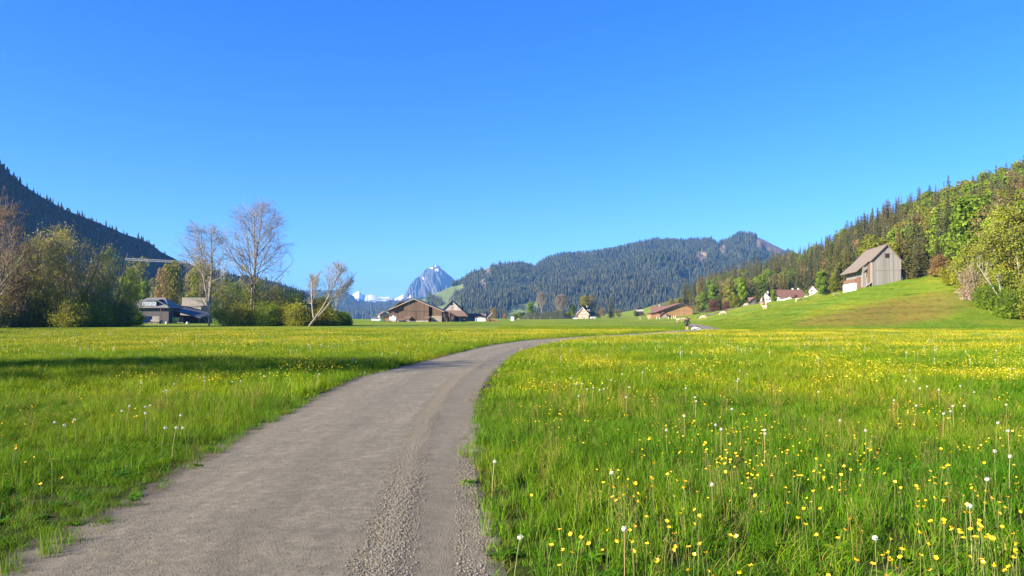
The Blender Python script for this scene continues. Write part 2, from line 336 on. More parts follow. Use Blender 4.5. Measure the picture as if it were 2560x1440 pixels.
def make_mountains():
    meadow = m_any(POLY_MEADOW); copse = m_any(POLY_COPSE); scree = m_any(POLY_SCREE)
    D = {}
    D['mid'] = Mountain('forested_mountain', [(960,780,2000),(1000,770,2100),(1060,748,2150),(1110,724,2250),(1150,707,2350),(1180,686,2450),(1230,667,2500),(1280,660,2550),(1305,658,2600),(1315,665,2600),(1340,665,2600),(1370,648,2700),(1400,640,2700),(1440,638,2750),(1480,636,2750),(1540,627,2800),(1600,610,2850),(1640,603,2900),(1720,604,2900),(1780,598,2900),(1798,608,2900),(1820,602,2900),(1850,586,2950),(1880,588,2950),(1905,597,2950),(1970,629,2900),(2050,673,2800),(2200,708,2700)],
        [(960,1500,0),(1100,1450,0),(1300,1500,0),(1500,1500,2),(2200,1600,5)], 320, 120, lambda t: 0.45 * t + 0.55 * t ** 1.6, 0.5, 270, MAT['midmtn'],
        'long forested mountain ridge rising behind the farms', seed=11, masks={'grass': lambda *a: meadow(*a[:2]) & ~copse(*a[:2]), 'scree': lambda *a: scree(*a[:2])}, jag=3)
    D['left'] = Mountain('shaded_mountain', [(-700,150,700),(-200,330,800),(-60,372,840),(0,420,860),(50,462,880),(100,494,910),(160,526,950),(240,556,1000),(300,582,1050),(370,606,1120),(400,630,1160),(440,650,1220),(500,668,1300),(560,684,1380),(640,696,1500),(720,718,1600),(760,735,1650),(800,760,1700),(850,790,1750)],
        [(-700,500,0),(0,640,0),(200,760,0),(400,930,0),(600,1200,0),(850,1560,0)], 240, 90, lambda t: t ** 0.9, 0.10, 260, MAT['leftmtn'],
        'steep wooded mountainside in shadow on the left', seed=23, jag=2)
    D['blue'] = Mountain('blue_ridge', [(560,740,5200),(700,748,5200),(760,738,5200),(795,733,5200),(835,733,5200),(860,733,5200),(878,748,5200),(895,762,5200),(920,764,5300),(960,764,5400),(1010,758,5600),(1050,750,5600),(1100,748,5600),(1200,750,5600)],
        [(560,3000,0),(1200,3000,0)], 200, 70, lambda t: t ** 1.3, 0.22, 900, MAT['bluemtn'], 'distant blue forested ridge below the snow', seed=31, jag=5,
        masks={'snow': lambda px, py, X, Y, Z: inpoly(px, py, [(780,722),(806,722),(804,729),(784,730)]) | inpoly(px, py, [(846,722),(862,724),(860,728),(850,728)])})
    D['snow'] = Mountain('snowy_mountain', [(740,744,9500),(780,728,9500),(800,731,9500),(850,745,9500),(870,742,9500),(882,737,9500),(892,729,9500),(898,729,9500),(906,737,9500),(918,738,9500),(930,737,9500),(945,741,9500),(962,743,9500),(972,741,9500),(985,747,9500),(1000,741,9500),(1008,735,9500),(1018,742,9500),(1050,750,9500)],
        [(740,7200,0),(1050,7200,0)], 260, 60, lambda t: t ** 1.2, 0.2, 700, MAT['snowmtn'], 'far mountain crest covered with snow', seed=37, jag=3)
    D['peak'] = Mountain('rocky_peak', [(985,775,7000),(1003,752,7000),(1011,742,7000),(1017,726,7000),(1024,713,7000),(1036,698,7000),(1052,688,7000),(1060,677,7000),(1063,673,7000),(1075,669,7000),(1083,665,7000),(1090,663,7000),(1097,664,7000),(1103,673,7000),(1110,677,7000),(1120,686,7000),(1130,693,7000),(1140,704,7000),(1158,722,7000),(1180,745,7000),(1210,770,7000)],
        [(985,6300,0),(1090,6080,0),(1210,6300,0)], 340, 200, lambda t: t ** 1.15, 0.0, 200, MAT['rock'], 'bare rocky peak with snow patches rising between the ridges', seed=41, jag=1.5, cat='peak')
    # rock ribs: push the face in and out along buttresses
    me = D['peak'].o.data; n, K = D['peak'].X.shape; X, Y, Z = D['peak'].X.copy(), D['peak'].Y.copy(), D['peak'].Z
    h = np.clip(Z / 480, 0, 1); px = 1280 + F * X / Y
    rib = fbm(px / 26 + 0.8 * h + 0.5 * vnoise(px / 20, Z / 120, 5), Z / 520, 3, 61, True) - 0.5; fine = fbm(px / 7, Z / 110, 4, 66, True) - 0.5
    dY = -(rib * 420 + fine * 90) * np.clip(h * 4, 0, 1) * np.clip((1.02 - h) * 4 + .25, .25, 1)
    U = X / Y; Y2 = Y + dY; z2 = CAMH + (Z - CAMH) * Y2 / Y
    co = np.stack([U * Y2, Y2, z2], -1).reshape(-1, 3).astype(np.float32); me.vertices.foreach_set('co', co.ravel()); me.update()
    def snowm(px, py):
        j = px + 3 * (vnoise(px, py, 3) - .5)
        r = inpoly(j, py, [(1087,672),(1096,672),(1097,679),(1089,679)])
        for p in ([(1075,669),(1082,668),(1081,672),(1076,672)], [(1094,684),(1098,684),(1097,689),(1094,688)], [(1056,692),(1060,694),(1059,699),(1056,698)], [(1087,663),(1090,663),(1090,667),(1087,667)], [(1020,742),(1027,738),(1026,752),(1020,752)], [(1033,726),(1036,726),(1036,732),(1033,732)]): r |= inpoly(j, py, p)
        return r
    ppx, ppy = proj(X, Y, Z); at = me.attributes.new('snow', 'FLOAT', 'POINT'); at.data.foreach_set('value', snowm(ppx, ppy).astype(np.float32).ravel())
    # gentle dark backing ranges so the valley closes on the far right and left
    D['hillr'] = None
    return D
def M_mtn():
    m, nt, b, out = newmat('mountain_forest_floor'); v = objvec(nt)
    n = noise(nt, v, 0.02, 6, 0.7)
    c = mixc(nt, n, (0.022, 0.032, 0.012), (0.05, 0.055, 0.02)); g = mixc(nt, noise(nt, v, 0.008, 6), (0.085, 0.13, 0.02), (0.13, 0.165, 0.03))
    c = mixc(nt, attr(nt, 'grass'), c, g); c = mixc(nt, attr(nt, 'scree'), c, mixc(nt, n, (0.09, 0.06, 0.035), (0.2, 0.14, 0.09)))
    nt.links.new(c, b.inputs['Base Color']); b.inputs['Roughness'].default_value = 0.95; bump(nt, b, n, 0.6, 3); MAT['midmtn'] = m
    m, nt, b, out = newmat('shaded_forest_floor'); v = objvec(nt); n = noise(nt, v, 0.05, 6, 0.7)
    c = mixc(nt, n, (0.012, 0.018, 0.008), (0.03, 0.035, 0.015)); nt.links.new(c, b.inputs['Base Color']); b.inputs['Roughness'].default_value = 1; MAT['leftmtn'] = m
    m, nt, b, out = newmat('far_ridge'); v = objvec(nt); n = noise(nt, v, 0.012, 8, 0.75)
    c = ramp(nt, n, [(0.35, (0.012, 0.022, 0.012)), (0.55, (0.035, 0.045, 0.022)), (0.75, (0.09, 0.085, 0.05))]); c = mixc(nt, attr(nt, 'snow'), c, (0.85, 0.87, 0.9))
    nt.links.new(c, b.inputs['Base Color']); b.inputs['Roughness'].default_value = 1; bump(nt, b, n, 1.0, 25); MAT['bluemtn'] = m
    m, nt, b, out = newmat('snow_crest'); v = objvec(nt); n = noise(nt, objvec(nt, (1, 1, 2.5)), 0.007, 8, 0.7)
    gz = N(nt, 'ShaderNodeSeparateXYZ'); nt.links.new(v, gz.inputs[0]); hgt = math_(nt, 'MULTIPLY', gz.outputs['Z'], 1 / 420.0)
    s = math_(nt, 'GREATER_THAN', math_(nt, 'ADD', hgt, math_(nt, 'MULTIPLY', math_(nt, 'SUBTRACT', 0.5, n), 1.2)), 0.52)
    c = mixc(nt, s, (0.06, 0.06, 0.05), (0.80, 0.80, 0.80)); nt.links.new(c, b.inputs['Base Color']); b.inputs['Roughness'].default_value = 0.9; bump(nt, b, n, 0.5, 30); MAT['snowmtn'] = m
    m, nt, b, out = newmat('limestone'); n = noise(nt, objvec(nt, (1, 1, 0.35)), 0.02, 8, 0.75); n2 = noise(nt, objvec(nt, (1, 1, 1.5)), 0.006, 6, 0.7)
    c = ramp(nt, n, [(0.35, (0.022, 0.021, 0.019)), (0.5, (0.07, 0.06, 0.05)), (0.7, (0.20, 0.17, 0.145))])
    c = mixc(nt, ramp(nt, n2, [(0.5, (0, 0, 0)), (0.62, (1, 1, 1))]), c, (0.05, 0.055, 0.03)); c = mixc(nt, attr(nt, 'snow'), c, (0.95, 0.95, 0.95))
    nt.links.new(c, b.inputs['Base Color']); b.inputs['Roughness'].default_value = 0.95; bump(nt, b, n, 1.0, 14); MAT['rock'] = m
def M_ground():
    m, nt, b, out = newmat('meadow_grass'); v = objvec(nt)
    n1 = noise(nt, v, 0.05, 4); n2 = noise(nt, v, 0.9, 6, 0.75); n3 = noise(nt, v, 9.0, 6, 0.8); st = noise(nt, objvec(nt, (0.08, 0.8, 3)), 1.0, 4, 0.6)
    near = mixc(nt, n2, (0.03, 0.045, 0.008), (0.06, 0.085, 0.012))
    lush = mixc(nt, n2, (0.12, 0.20, 0.010), (0.20, 0.28, 0.014)); lush = mixc(nt, ramp(nt, n1, [(0.45, (0, 0, 0)), (0.65, (1, 1, 1))]), lush, mixc(nt, st, (0.21, 0.25, 0.012), (0.34, 0.34, 0.022)))
    lush = mixc(nt, math_(nt, 'MULTIPLY', ramp(nt, n3, [(0.35, (0,) * 3), (0.7, (1,) * 3)]), 0.75), lush, (0.05, 0.085, 0.008))
    c = mixc(nt, attr(nt, 'lush'), near, lush)
    d = mixc(nt, n2, (0.12, 0.10, 0.014), (0.26, 0.15, 0.05)); dm = math_(nt, 'MULTIPLY', attr(nt, 'dry'), ramp(nt, n2, [(0.36, (0.1,) * 3), (0.56, (1,) * 3)]))
    c = mixc(nt, dm, c, d)
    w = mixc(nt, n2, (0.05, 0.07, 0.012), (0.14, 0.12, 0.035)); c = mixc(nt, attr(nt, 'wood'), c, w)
    nt.links.new(c, b.inputs['Base Color']); b.inputs['Roughness'].default_value = 0.95; b.inputs['Specular IOR Level'].default_value = 0.1
    bump(nt, b, math_(nt, 'ADD', n3, n2), 0.8, 0.15); MAT['meadow'] = m
    m, nt, b, out = newmat('path_gravel'); v = objvec(nt); w = attr(nt, 'w')
    f = noise(nt, v, 60, 6, 0.8); g = noise(nt, v, 2.0, 5, 0.65); st = noise(nt, objvec(nt, (5, 0.35, 1)), 1.0, 4)
    vo = N(nt, 'ShaderNodeTexVoronoi'); vo.inputs['Scale'].default_value = 75; nt.links.new(v, vo.inputs['Vector'])
    vs = N(nt, 'ShaderNodeSeparateColor'); nt.links.new(vo.outputs['Color'], vs.inputs[0])
    fine = mixc(nt, f, (0.065, 0.055, 0.036), (0.42, 0.365, 0.245)); mid = noise(nt, v, 9.0, 6, 0.85); fine = mixc(nt, ramp(nt, mid, [(0.42, (0.6,) * 3), (0.62, (0,) * 3)]), fine, (0.06, 0.052, 0.036)); c = mixc(nt, ramp(nt, g, [(0.42, (0,) * 3), (0.66, (0.55,) * 3)]), fine, (0.11, 0.095, 0.062))
    c = mixc(nt, ramp(nt, st, [(0.5, (0,) * 3), (0.68, (0.2,) * 3)]), c, (0.33, 0.29, 0.20))
    stones = mixc(nt, vs.outputs[0], (0.05, 0.044, 0.033), (0.26, 0.235, 0.175))
    wj = math_(nt, 'ADD', w, math_(nt, 'MULTIPLY', math_(nt, 'SUBTRACT', noise(nt, v, 3.0, 4), 0.5), 0.20))
    strip = math_(nt, 'MULTIPLY', ramp(nt, noise(nt, v, 1.1, 5, 0.7), [(0.38, (0.25,) * 3), (0.55, (1,) * 3)]), ramp(nt, wj, [(0.0, (1,) * 3), (0.05, (0,) * 3), (0.735, (0,) * 3), (0.765, (1,) * 3), (0.79, (1,) * 3), (0.82, (0,) * 3), (0.94, (0.1,) * 3), (0.98, (1,) * 3)]))
    c = mixc(nt, math_(nt, 'MULTIPLY', strip, 0.6), c, stones)
    rut = ramp(nt, wj, [(0.10, (0.35,) * 3), (0.22, (0,) * 3), (0.34, (0,) * 3), (0.45, (0.45,) * 3), (0.55, (0,) * 3), (0.68, (0,) * 3), (0.74, (0.3,) * 3)]); c = mixc(nt, math_(nt, 'MULTIPLY', rut, math_(nt, 'ADD', mid, 0.3)), c, (0.10, 0.085, 0.058))
    yy = N(nt, 'ShaderNodeSeparateXYZ'); nt.links.new(v, yy.inputs[0]); near_tone = math_(nt, 'ADD', math_(nt, 'MULTIPLY', yy.outputs['Y'], 0.11), math_(nt, 'MULTIPLY', g, 1.1)); c = mixc(nt, ramp(nt, near_tone, [(0.85, (0.5,) * 3), (1.5, (0,) * 3)]), c, mixc(nt, f, (0.045, 0.036, 0.026), (0.14, 0.115, 0.085)))  # path colour turns darker and browner towards the camera
    c = mixc(nt, ramp(nt, wj, [(0.02, (1,) * 3), (0.085, (0,) * 3), (0.955, (0,) * 3), (1.0, (0.85,) * 3)]), c, mixc(nt, f, (0.025, 0.020, 0.013), (0.085, 0.065, 0.04)))  # dark edge soil; on the left it also paints in the grass shadow
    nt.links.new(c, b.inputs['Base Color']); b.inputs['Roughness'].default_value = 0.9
    hh = math_(nt, 'ADD', f, math_(nt, 'MULTIPLY', math_(nt, 'SUBTRACT', 1.0, vo.outputs['Distance']), math_(nt, 'ADD', strip, 0.3)))
    bump(nt, b, hh, 1.0, 0.018); MAT['path'] = m
# ------------------------------------------------------------------ tree building blocks
def tubes(segs, sides=5):
    """segs: list of (p0, p1, r0, r1) -> verts, quads"""
    A = np.array([s[0] for s in segs], float); B = np.array([s[1] for s in segs], float); r0 = np.array([s[2] for s in segs]); r1 = np.array([s[3] for s in segs])
    d = B - A; d /= (np.linalg.norm(d, axis=1, keepdims=True) + 1e-9)
    ref = np.where(np.abs(d[:, 2:3]) > 0.9, np.array([[1.0, 0, 0]]), np.array([[0, 0, 1.0]])); u = np.cross(d, ref); u /= np.linalg.norm(u, axis=1, keepdims=True); v = np.cross(d, u)
    a = np.linspace(0, 2 * np.pi, sides, endpoint=False); ca = np.cos(a)[None, :, None]; sa = np.sin(a)[None, :, None]
    R = u[:, None] * ca + v[:, None] * sa
    V = np.concatenate([A[:, None] + R * r0[:, None, None], B[:, None] + R * r1[:, None, None]], 1).reshape(-1, 3)
    k = np.arange(sides); q = np.stack([k, (k + 1) % sides, (k + 1) % sides + sides, k + sides], -1)
    Fc = (q[None] + (np.arange(len(segs)) * 2 * sides)[:, None, None]).reshape(-1, 4)
    return V, Fc
def quads_at(C, nrm, size, r, aspect=0.6):
    """leaf quads at C facing nrm, random roll"""
    n = len(C); nrm = nrm / (np.linalg.norm(nrm, axis=1, keepdims=True) + 1e-9)
    t = r.normal(size=(n, 3)); t -= nrm * (t * nrm).sum(1, keepdims=True); t /= (np.linalg.norm(t, axis=1, keepdims=True) + 1e-9); b = np.cross(nrm, t)
    s = size[:, None] if np.ndim(size) else size
    t = t * s * 0.5; b = b * s * 0.5 * aspect
    V = np.stack([C - t, C - b + t * 0.1, C + t, C + b + t * 0.1], 1).reshape(-1, 3)
    Fc = np.arange(n * 4).reshape(n, 4); return V, Fc
def branching(seed, trunk, levels, env, twig=0.02, r0=0.3, angle=0.7, up=0.15, nchild=(7, 6, 5, 4), lens=(0.5, 0.5, 0.5), wig=0.12, first=0.25, bend=(0, 0, 0)):
    """trunk: list of (start, direction, length). returns segments per level and tip list"""
    R = random.Random(seed); segs = []; tips = []
    bend = Vector(bend)
    def ok(p):
        k = R.uniform(.82, 1.12)
        return env is None or ((p.x - env[0]) / env[3]) ** 2 + ((p.y - env[1]) / env[4]) ** 2 + ((p.z - env[2]) / env[5]) ** 2 < k * k
    def grow(p, d, L, r, lv):
        n = 7 if lv == 0 else (5 if lv == 1 else 4 if lv == 2 else 3); q = Vector(p); d = Vector(d).normalized(); pts = [(Vector(q), Vector(d), r)]
        rend = max(r * (0.25 if lv == 0 else 0.35), twig)
        for i in range(n):
            d = (d + Vector((R.gauss(0, wig) * (.35 if lv == 0 else 1), R.gauss(0, wig) * (.35 if lv == 0 else 1), R.gauss(0, wig) + up * (0.4 if lv == 0 else 1))) + bend * 0.15).normalized()
            nq = q + d * (L / n)
            if lv > 0 and not ok(nq): break
            ra = r + (rend - r) * i / n; rb = r + (rend - r) * (i + 1) / n
            segs.append((tuple(q), tuple(nq), ra, rb, lv)); q = nq; pts.append((Vector(q), Vector(d), rb))
        if len(pts) < 2: return
        if lv >= levels: tips.append((tuple(q), tuple(d))); return
        k = nchild[min(lv, len(nchild) - 1)]; k = max(2, int(k * (0.7 + 0.6 * R.random())))
        for c in range(k):
            t = (first if lv == 0 else 0.2) + (1 - (first if lv == 0 else 0.2)) * (c + R.random()) / k
            f = t * (len(pts) - 1); j = min(int(f), len(pts) - 2); a = f - j
            pp = pts[j][0].lerp(pts[j + 1][0], a); dd = pts[j][1]; rr = pts[j][2] * (1 - a) + pts[j + 1][2] * a
            ax = Vector((R.gauss(0, 1), R.gauss(0, 1), R.gauss(0, .5))).cross(dd)
            if ax.length < 1e-3: continue
            nd = Matrix.Rotation(angle * (0.65 + 0.6 * R.random()), 3, ax.normalized()) @ dd
            ll = L * lens[min(lv, len(lens) - 1)] * (1.15 - 0.62 * t if lv == 0 else 1.0) * (0.75 + 0.5 * R.random())
            grow(pp, nd, ll, max(rr * 0.52, twig), lv + 1)
    for (p, d, L) in trunk: grow(Vector(p), Vector(d), L, r0, 0)
    return segs, tips
def wood_mesh(name, segs, mats, twiglevel=2):
    big = [s for s in segs if s[4] < twiglevel]; sm = [s for s in segs if s[4] >= twiglevel]
    V, Fc = tubes(big, 6) if big else (np.zeros((0, 3)), np.zeros((0, 4), int))
    mi = np.zeros(len(Fc), int)
    if sm:
        V2, F2 = tubes(sm, 3); Fc = np.concatenate([Fc, F2 + len(V)]); V = np.concatenate([V, V2]); mi = np.concatenate([mi, np.full(len(F2), 1)])
    return qmesh(name, V, Fc, mats, mi=mi, smooth=True)
def leaves_on(segs, lvmin, per, size, spread, r, vbase=0.5, droop=0.0):
    L = [s for s in segs if s[4] >= lvmin]; A = np.array([s[0] for s in L]); B = np.array([s[1] for s in L]); n = len(L)
    k = r.poisson(per, n); ii = np.repeat(np.arange(n), k); t = r.rand(len(ii))[:, None]
    C = A[ii] * (1 - t) + B[ii] * t + r.normal(size=(len(ii), 3)) * spread; C[:, 2] -= droop * r.rand(len(ii))
    nr = r.normal(size=(len(ii), 3)) + np.array([0, 0, 0.7])
    V, Fc = quads_at(C, nr, size * (0.6 + 0.8 * r.rand(len(ii))), r)
    cl = vnoise(C[:, 0] / 1.6, C[:, 2] / 1.6, 3); v = np.clip(0.55 * r.rand(len(ii)) + 0.6 * cl - .1, 0, 1)
    return V, Fc, v
def broad_crown(seed, h, rad, cb, nleaf, size, lobes=16, holes=0.2):
    """crown of leaf clumps: leaves sit in the shells of overlapping lobes"""
    r = rs(seed); C = []; Nn = []; Vv = []
    for i in range(lobes):
        f = (i + 0.5) / lobes; z = cb + (h - cb) * (0.08 + 0.84 * f); rr = rad * math.sqrt(max(0.05, 1 - ((z - (cb + (h - cb) * 0.42)) / ((h - cb) * 0.62)) ** 2))
        a = i * 2.4 + r.rand() * 0.8; q = rr * (0.25 + 0.5 * r.rand()); c = np.array([q * math.cos(a), q * math.sin(a), z]); lr = rad * (0.34 + 0.2 * r.rand()) * (0.75 + 0.25 * rr / rad)
        n = nleaf // lobes; d = r.normal(size=(n, 3)); d /= np.linalg.norm(d, axis=1, keepdims=True)
        k = vnoise(d[:, 0] * 2.2 + i, d[:, 2] * 2.2 + d[:, 1] * 1.7, seed) > holes; d = d[k]; n = len(d)
        sh = 0.72 + 0.34 * r.rand(n) ** 0.6; C.append(c + d * (lr * sh)[:, None] * np.array([1, 1, 0.8])); Nn.append(d + r.normal(size=(n, 3)) * 0.5 + [0, 0, .25]); Vv.append(np.clip(0.3 + 0.35 * r.rand() + 0.45 * (r.rand(n) - .3), 0, 1))
    C = np.concatenate(C); Nn = np.concatenate(Nn); v = np.concatenate(Vv)
    V, Fc = quads_at(C, Nn, size * (0.6 + 0.8 * r.rand(len(C))), r, 0.7)
    return V, Fc, np.repeat(v, 1)
def conifer_crown(seed, h, rad, whorls, per, sub, skirt=0.1, thin=1.0):
    """spruce: whorls of drooping boughs, each a fan of hanging needle sprays"""
    r = rs(seed); V = []; Vv = []
    for w in range(whorls):
        f = (w + 0.5) / whorls; z = h * (skirt + (1 - skirt) * f); R0 = rad * (1 - f) ** 0.8 + 0.12; R0 *= 0.72 + 0.5 * r.rand()
        nb = max(4, int(per * (0.55 + 0.45 * (1 - f))))
        for b in range(nb):
            a = (b + r.rand() * 0.9) / nb * 2 * math.pi + w; L = R0 * (0.65 + 0.55 * r.rand()); dr = L * (0.30 + 0.35 * r.rand()); u = np.array([math.cos(a), math.sin(a), 0]); t = np.array([-u[1], u[0], 0])
            lift = L * 0.12; v0 = r.rand()
            for k in range(sub):
                s0 = k / sub; s1 = (k + 1) / sub; c0 = np.array([0, 0, z]) + u * L * s0 + [0, 0, lift * s0 - dr * s0 ** 1.6]; c1 = np.array([0, 0, z]) + u * L * s1 + [0, 0, lift * s1 - dr * s1 ** 1.6]
                wd = L * 0.34 * (1 - 0.65 * s0) * (0.7 + 0.6 * r.rand()); hang = (0.16 + 0.22 * r.rand()) * thin * (0.6 + rad * 0.25)
                V += [c0, c0 + t * wd - [0, 0, hang] + u * wd * .5, c1 + t * wd * .1, c1]; V += [c0, c1, c1 - t * wd * .1, c0 - t * wd - [0, 0, hang] + u * wd * .5]
                Vv += [v0 * .6 + .4 * r.rand(), v0 * .6 + .4 * r.rand()]
    V = np.array(V); return V, np.arange(len(V)).reshape(-1, 4), np.array(Vv)
def tiny_conifer(seed, h=1.0, rad=0.17, layers=5, sides=6):
    r = rs(seed); V = []; Fc = []
    for l in range(layers):
        z0 = h * (0.05 + 0.80 * l / layers); z1 = min(h, z0 + h * 0.36); R0 = rad * (1 - 0.82 * l / layers)
        a0 = r.rand() * 6; o = len(V); V.append([0, 0, z1])
        for k in range(sides * 2):
            a = a0 + k * math.pi / sides; q = R0 * (1.0 if k % 2 else 0.55) * (0.8 + 0.4 * r.rand()); V.append([q * math.cos(a), q * math.sin(a), z0 + (0 if k % 2 else 0.04 * h) + 0.03 * h * r.rand()])
        for k in range(sides * 2): Fc.append([o, o + 1 + k, o + 1 + (k + 1) % (sides * 2)])
    return np.array(V), np.array(Fc), rs(seed + 9).rand(len(Fc))
def trunk_mesh(name, h, r, mat, seed=0, limbs=5, rad=3.0):
    R = rs(seed); segs = []; p = np.zeros(3); n = 6
    for i in range(n):
        q = np.array([R.normal() * .03 * h / n * 2, R.normal() * .03 * h / n * 2, h * (i + 1) / n]); segs.append((p, q, r * (1 - .85 * i / n) * (1.25 if i == 0 else 1), r * (1 - .85 * (i + 1) / n))); p = q
    for k in range(limbs):
        z = h * (0.3 + 0.55 * (k + R.rand()) / limbs); a = R.rand() * 6.28; L = rad * (0.5 + .4 * R.rand()); e = np.array([L * math.cos(a), L * math.sin(a), z + L * .7]); m = np.array([L * .5 * math.cos(a), L * .5 * math.sin(a), z + L * .2]); s0 = np.array([0, 0, z - .2])
        segs += [(s0, m, r * .38, r * .25), (m, e, r * .25, r * .08)]
    V, Fc = tubes(segs, 6); return qmesh(name, V, Fc, [mat], smooth=True)
# ------------------------------------------------------------------ instanced ground cover (geometry nodes, for what nobody could count)
def protos(cname, meshes):
    c = bpy.data.collections.new(cname)
    for i, me in enumerate(meshes):
        o = bpy.data.objects.new(cname + '_' + 'abcdefghijklmnopqrstuvwxyz'[i], me); c.objects.link(o)
    return c
def scatter(name, coll, pts, rot, scl, idx, label, cat, kind='stuff', group=None):
    me = bpy.data.meshes.new(name); n = len(pts); me.vertices.add(n); me.vertices.foreach_set('co', np.asarray(pts, np.float32).ravel())
    a = me.attributes.new('rotv', 'FLOAT_VECTOR', 'POINT'); a.data.foreach_set('vector', np.asarray(rot, np.float32).ravel())
    a = me.attributes.new('sclv', 'FLOAT_VECTOR', 'POINT'); a.data.foreach_set('vector', np.asarray(scl, np.float32).ravel())
    a = me.attributes.new('pick', 'INT', 'POINT'); a.data.foreach_set('value', np.asarray(idx, np.int32))
    me.update(); o = link(name, me); g = bpy.data.node_groups.new(name, 'GeometryNodeTree')
    g.interface.new_socket('Geometry', in_out='INPUT', socket_type='NodeSocketGeometry'); g.interface.new_socket('Geometry', in_out='OUTPUT', socket_type='NodeSocketGeometry')
    i = g.nodes.new('NodeGroupInput'); u = g.nodes.new('NodeGroupOutput'); ip = g.nodes.new('GeometryNodeInstanceOnPoints'); ci = g.nodes.new('GeometryNodeCollectionInfo')
    ci.inputs['Collection'].default_value = coll; ci.inputs['Separate Children'].default_value = True; ci.inputs['Reset Children'].default_value = True
    def na(nm, ty):
        x = g.nodes.new('GeometryNodeInputNamedAttribute'); x.data_type = ty; x.inputs[0].default_value = nm; return x.outputs[0]
    g.links.new(i.outputs[0], ip.inputs['Points']); g.links.new(ci.outputs[0], ip.inputs['Instance']); ip.inputs['Pick Instance'].default_value = True
    g.links.new(na('pick', 'INT'), ip.inputs['Instance Index']); g.links.new(na('rotv', 'FLOAT_VECTOR'), ip.inputs['Rotation']); g.links.new(na('sclv', 'FLOAT_VECTOR'), ip.inputs['Scale'])
    g.links.new(ip.outputs[0], u.inputs[0]); md = o.modifiers.new('scatter', 'NODES'); md.node_group = g
    return tag(o, label, cat, group, kind)
# ------------------------------------------------------------------ forests
def veg_materials():
    MAT['bark'] = M_plain('bark', (0.15, 0.125, 0.09), 0.9, 0.4, 6); MAT['barklight'] = M_plain('bark_pale', (0.26, 0.225, 0.175), 0.9, 0.3, 6); MAT['barkgrey'] = M_plain('bark_ash', (0.20, 0.165, 0.125), 0.9, 0.35, 5)
    MAT['twig'] = M_plain('twig', (0.26, 0.19, 0.12), 0.9, 0.3, 4); MAT['twigred'] = M_plain('twig_reddish', (0.17, 0.115, 0.075), 0.9, 0.3, 4)
    MAT['twigpale'] = M_plain('twig_pale', (0.22, 0.195, 0.145), 0.9, 0.3, 4); MAT['white_bark'] = M_plain('birch_bark', (0.34, 0.30, 0.23), 0.8, 0.25, 5)
    MAT['conifer'] = M_leaf('spruce_needles', (0.028, 0.034, 0.010), (0.075, 0.078, 0.020), (0.15, 0.125, 0.04), 0.12, objcols=[(1, 1, 1), (1.5, 1.25, 0.9), (0.8, 0.95, 1.0), (1.9, 1.4, 0.9), (1.1, 1.2, 0.8), (1.5, 1.35, 0.8)])
    MAT['broad'] = M_leaf('spring_leaves', (0.07, 0.11, 0.008), (0.20, 0.27, 0.013), (0.33, 0.38, 0.025), 0.38, objcols=[(0.85, 1.0, 0.7), (1.0, 1.0, 1), (1.0, 0.8, 0.9), (0.8, 0.92, 0.8), (1.15, 0.92, 1.0), (0.6, 0.78, 0.6), (1.2, 0.8, 1.2), (0.95, 1.05, .8)])
    MAT['budding'] = M_leaf('budding_twigs', (0.14, 0.10, 0.04), (0.26, 0.20, 0.08), (0.36, 0.30, 0.12), 0.35, objcols=[(1, 1, 1), (1.1, 0.9, 0.8), (0.8, 1.0, 0.7)])
    MAT['maroon'] = M_leaf('reddish_leaves', (0.07, 0.028, 0.022), (0.15, 0.06, 0.045), (0.2, 0.10, 0.07), 0.25)
    MAT['olive'] = M_leaf('olive_leaves', (0.17, 0.17, 0.014), (0.36, 0.34, 0.03), (0.5, 0.44, 0.06), 0.5)
    MAT['fresh'] = M_leaf('fresh_leaves', (0.09, 0.15, 0.010), (0.22, 0.32, 0.015), (0.34, 0.42, 0.03), 0.5)
    MAT['willow'] = M_leaf('willow_leaves', (0.15, 0.18, 0.012), (0.28, 0.31, 0.025), (0.38, 0.38, 0.06), 0.35)
    MAT['blossom'] = M_leaf('blossom', (0.25, 0.16, 0.09), (0.55, 0.44, 0.32), (0.72, 0.63, 0.50), 0.3)
    MAT['farcon'] = M_leaf('far_spruce', (0.014, 0.022, 0.009), (0.04, 0.048, 0.018), None, 0.05, objcols=[(1, 1, 1), (1.6, 1.4, 1.0), (0.8, 0.9, 1.0), (1.3, 1.2, 1.0), (2.2, 1.7, 1.2)])
    MAT['farbroad'] = M_leaf('far_leaves', (0.045, 0.075, 0.015), (0.10, 0.14, 0.03), None, 0.2, objcols=[(1, 1, 1), (1.3, 1.0, 1.0), (0.8, 1.0, 0.8)])
def lm(name, V, Fc, v, mat): return qmesh(name, V, Fc, [mat], {'v': ('FACE', v)})
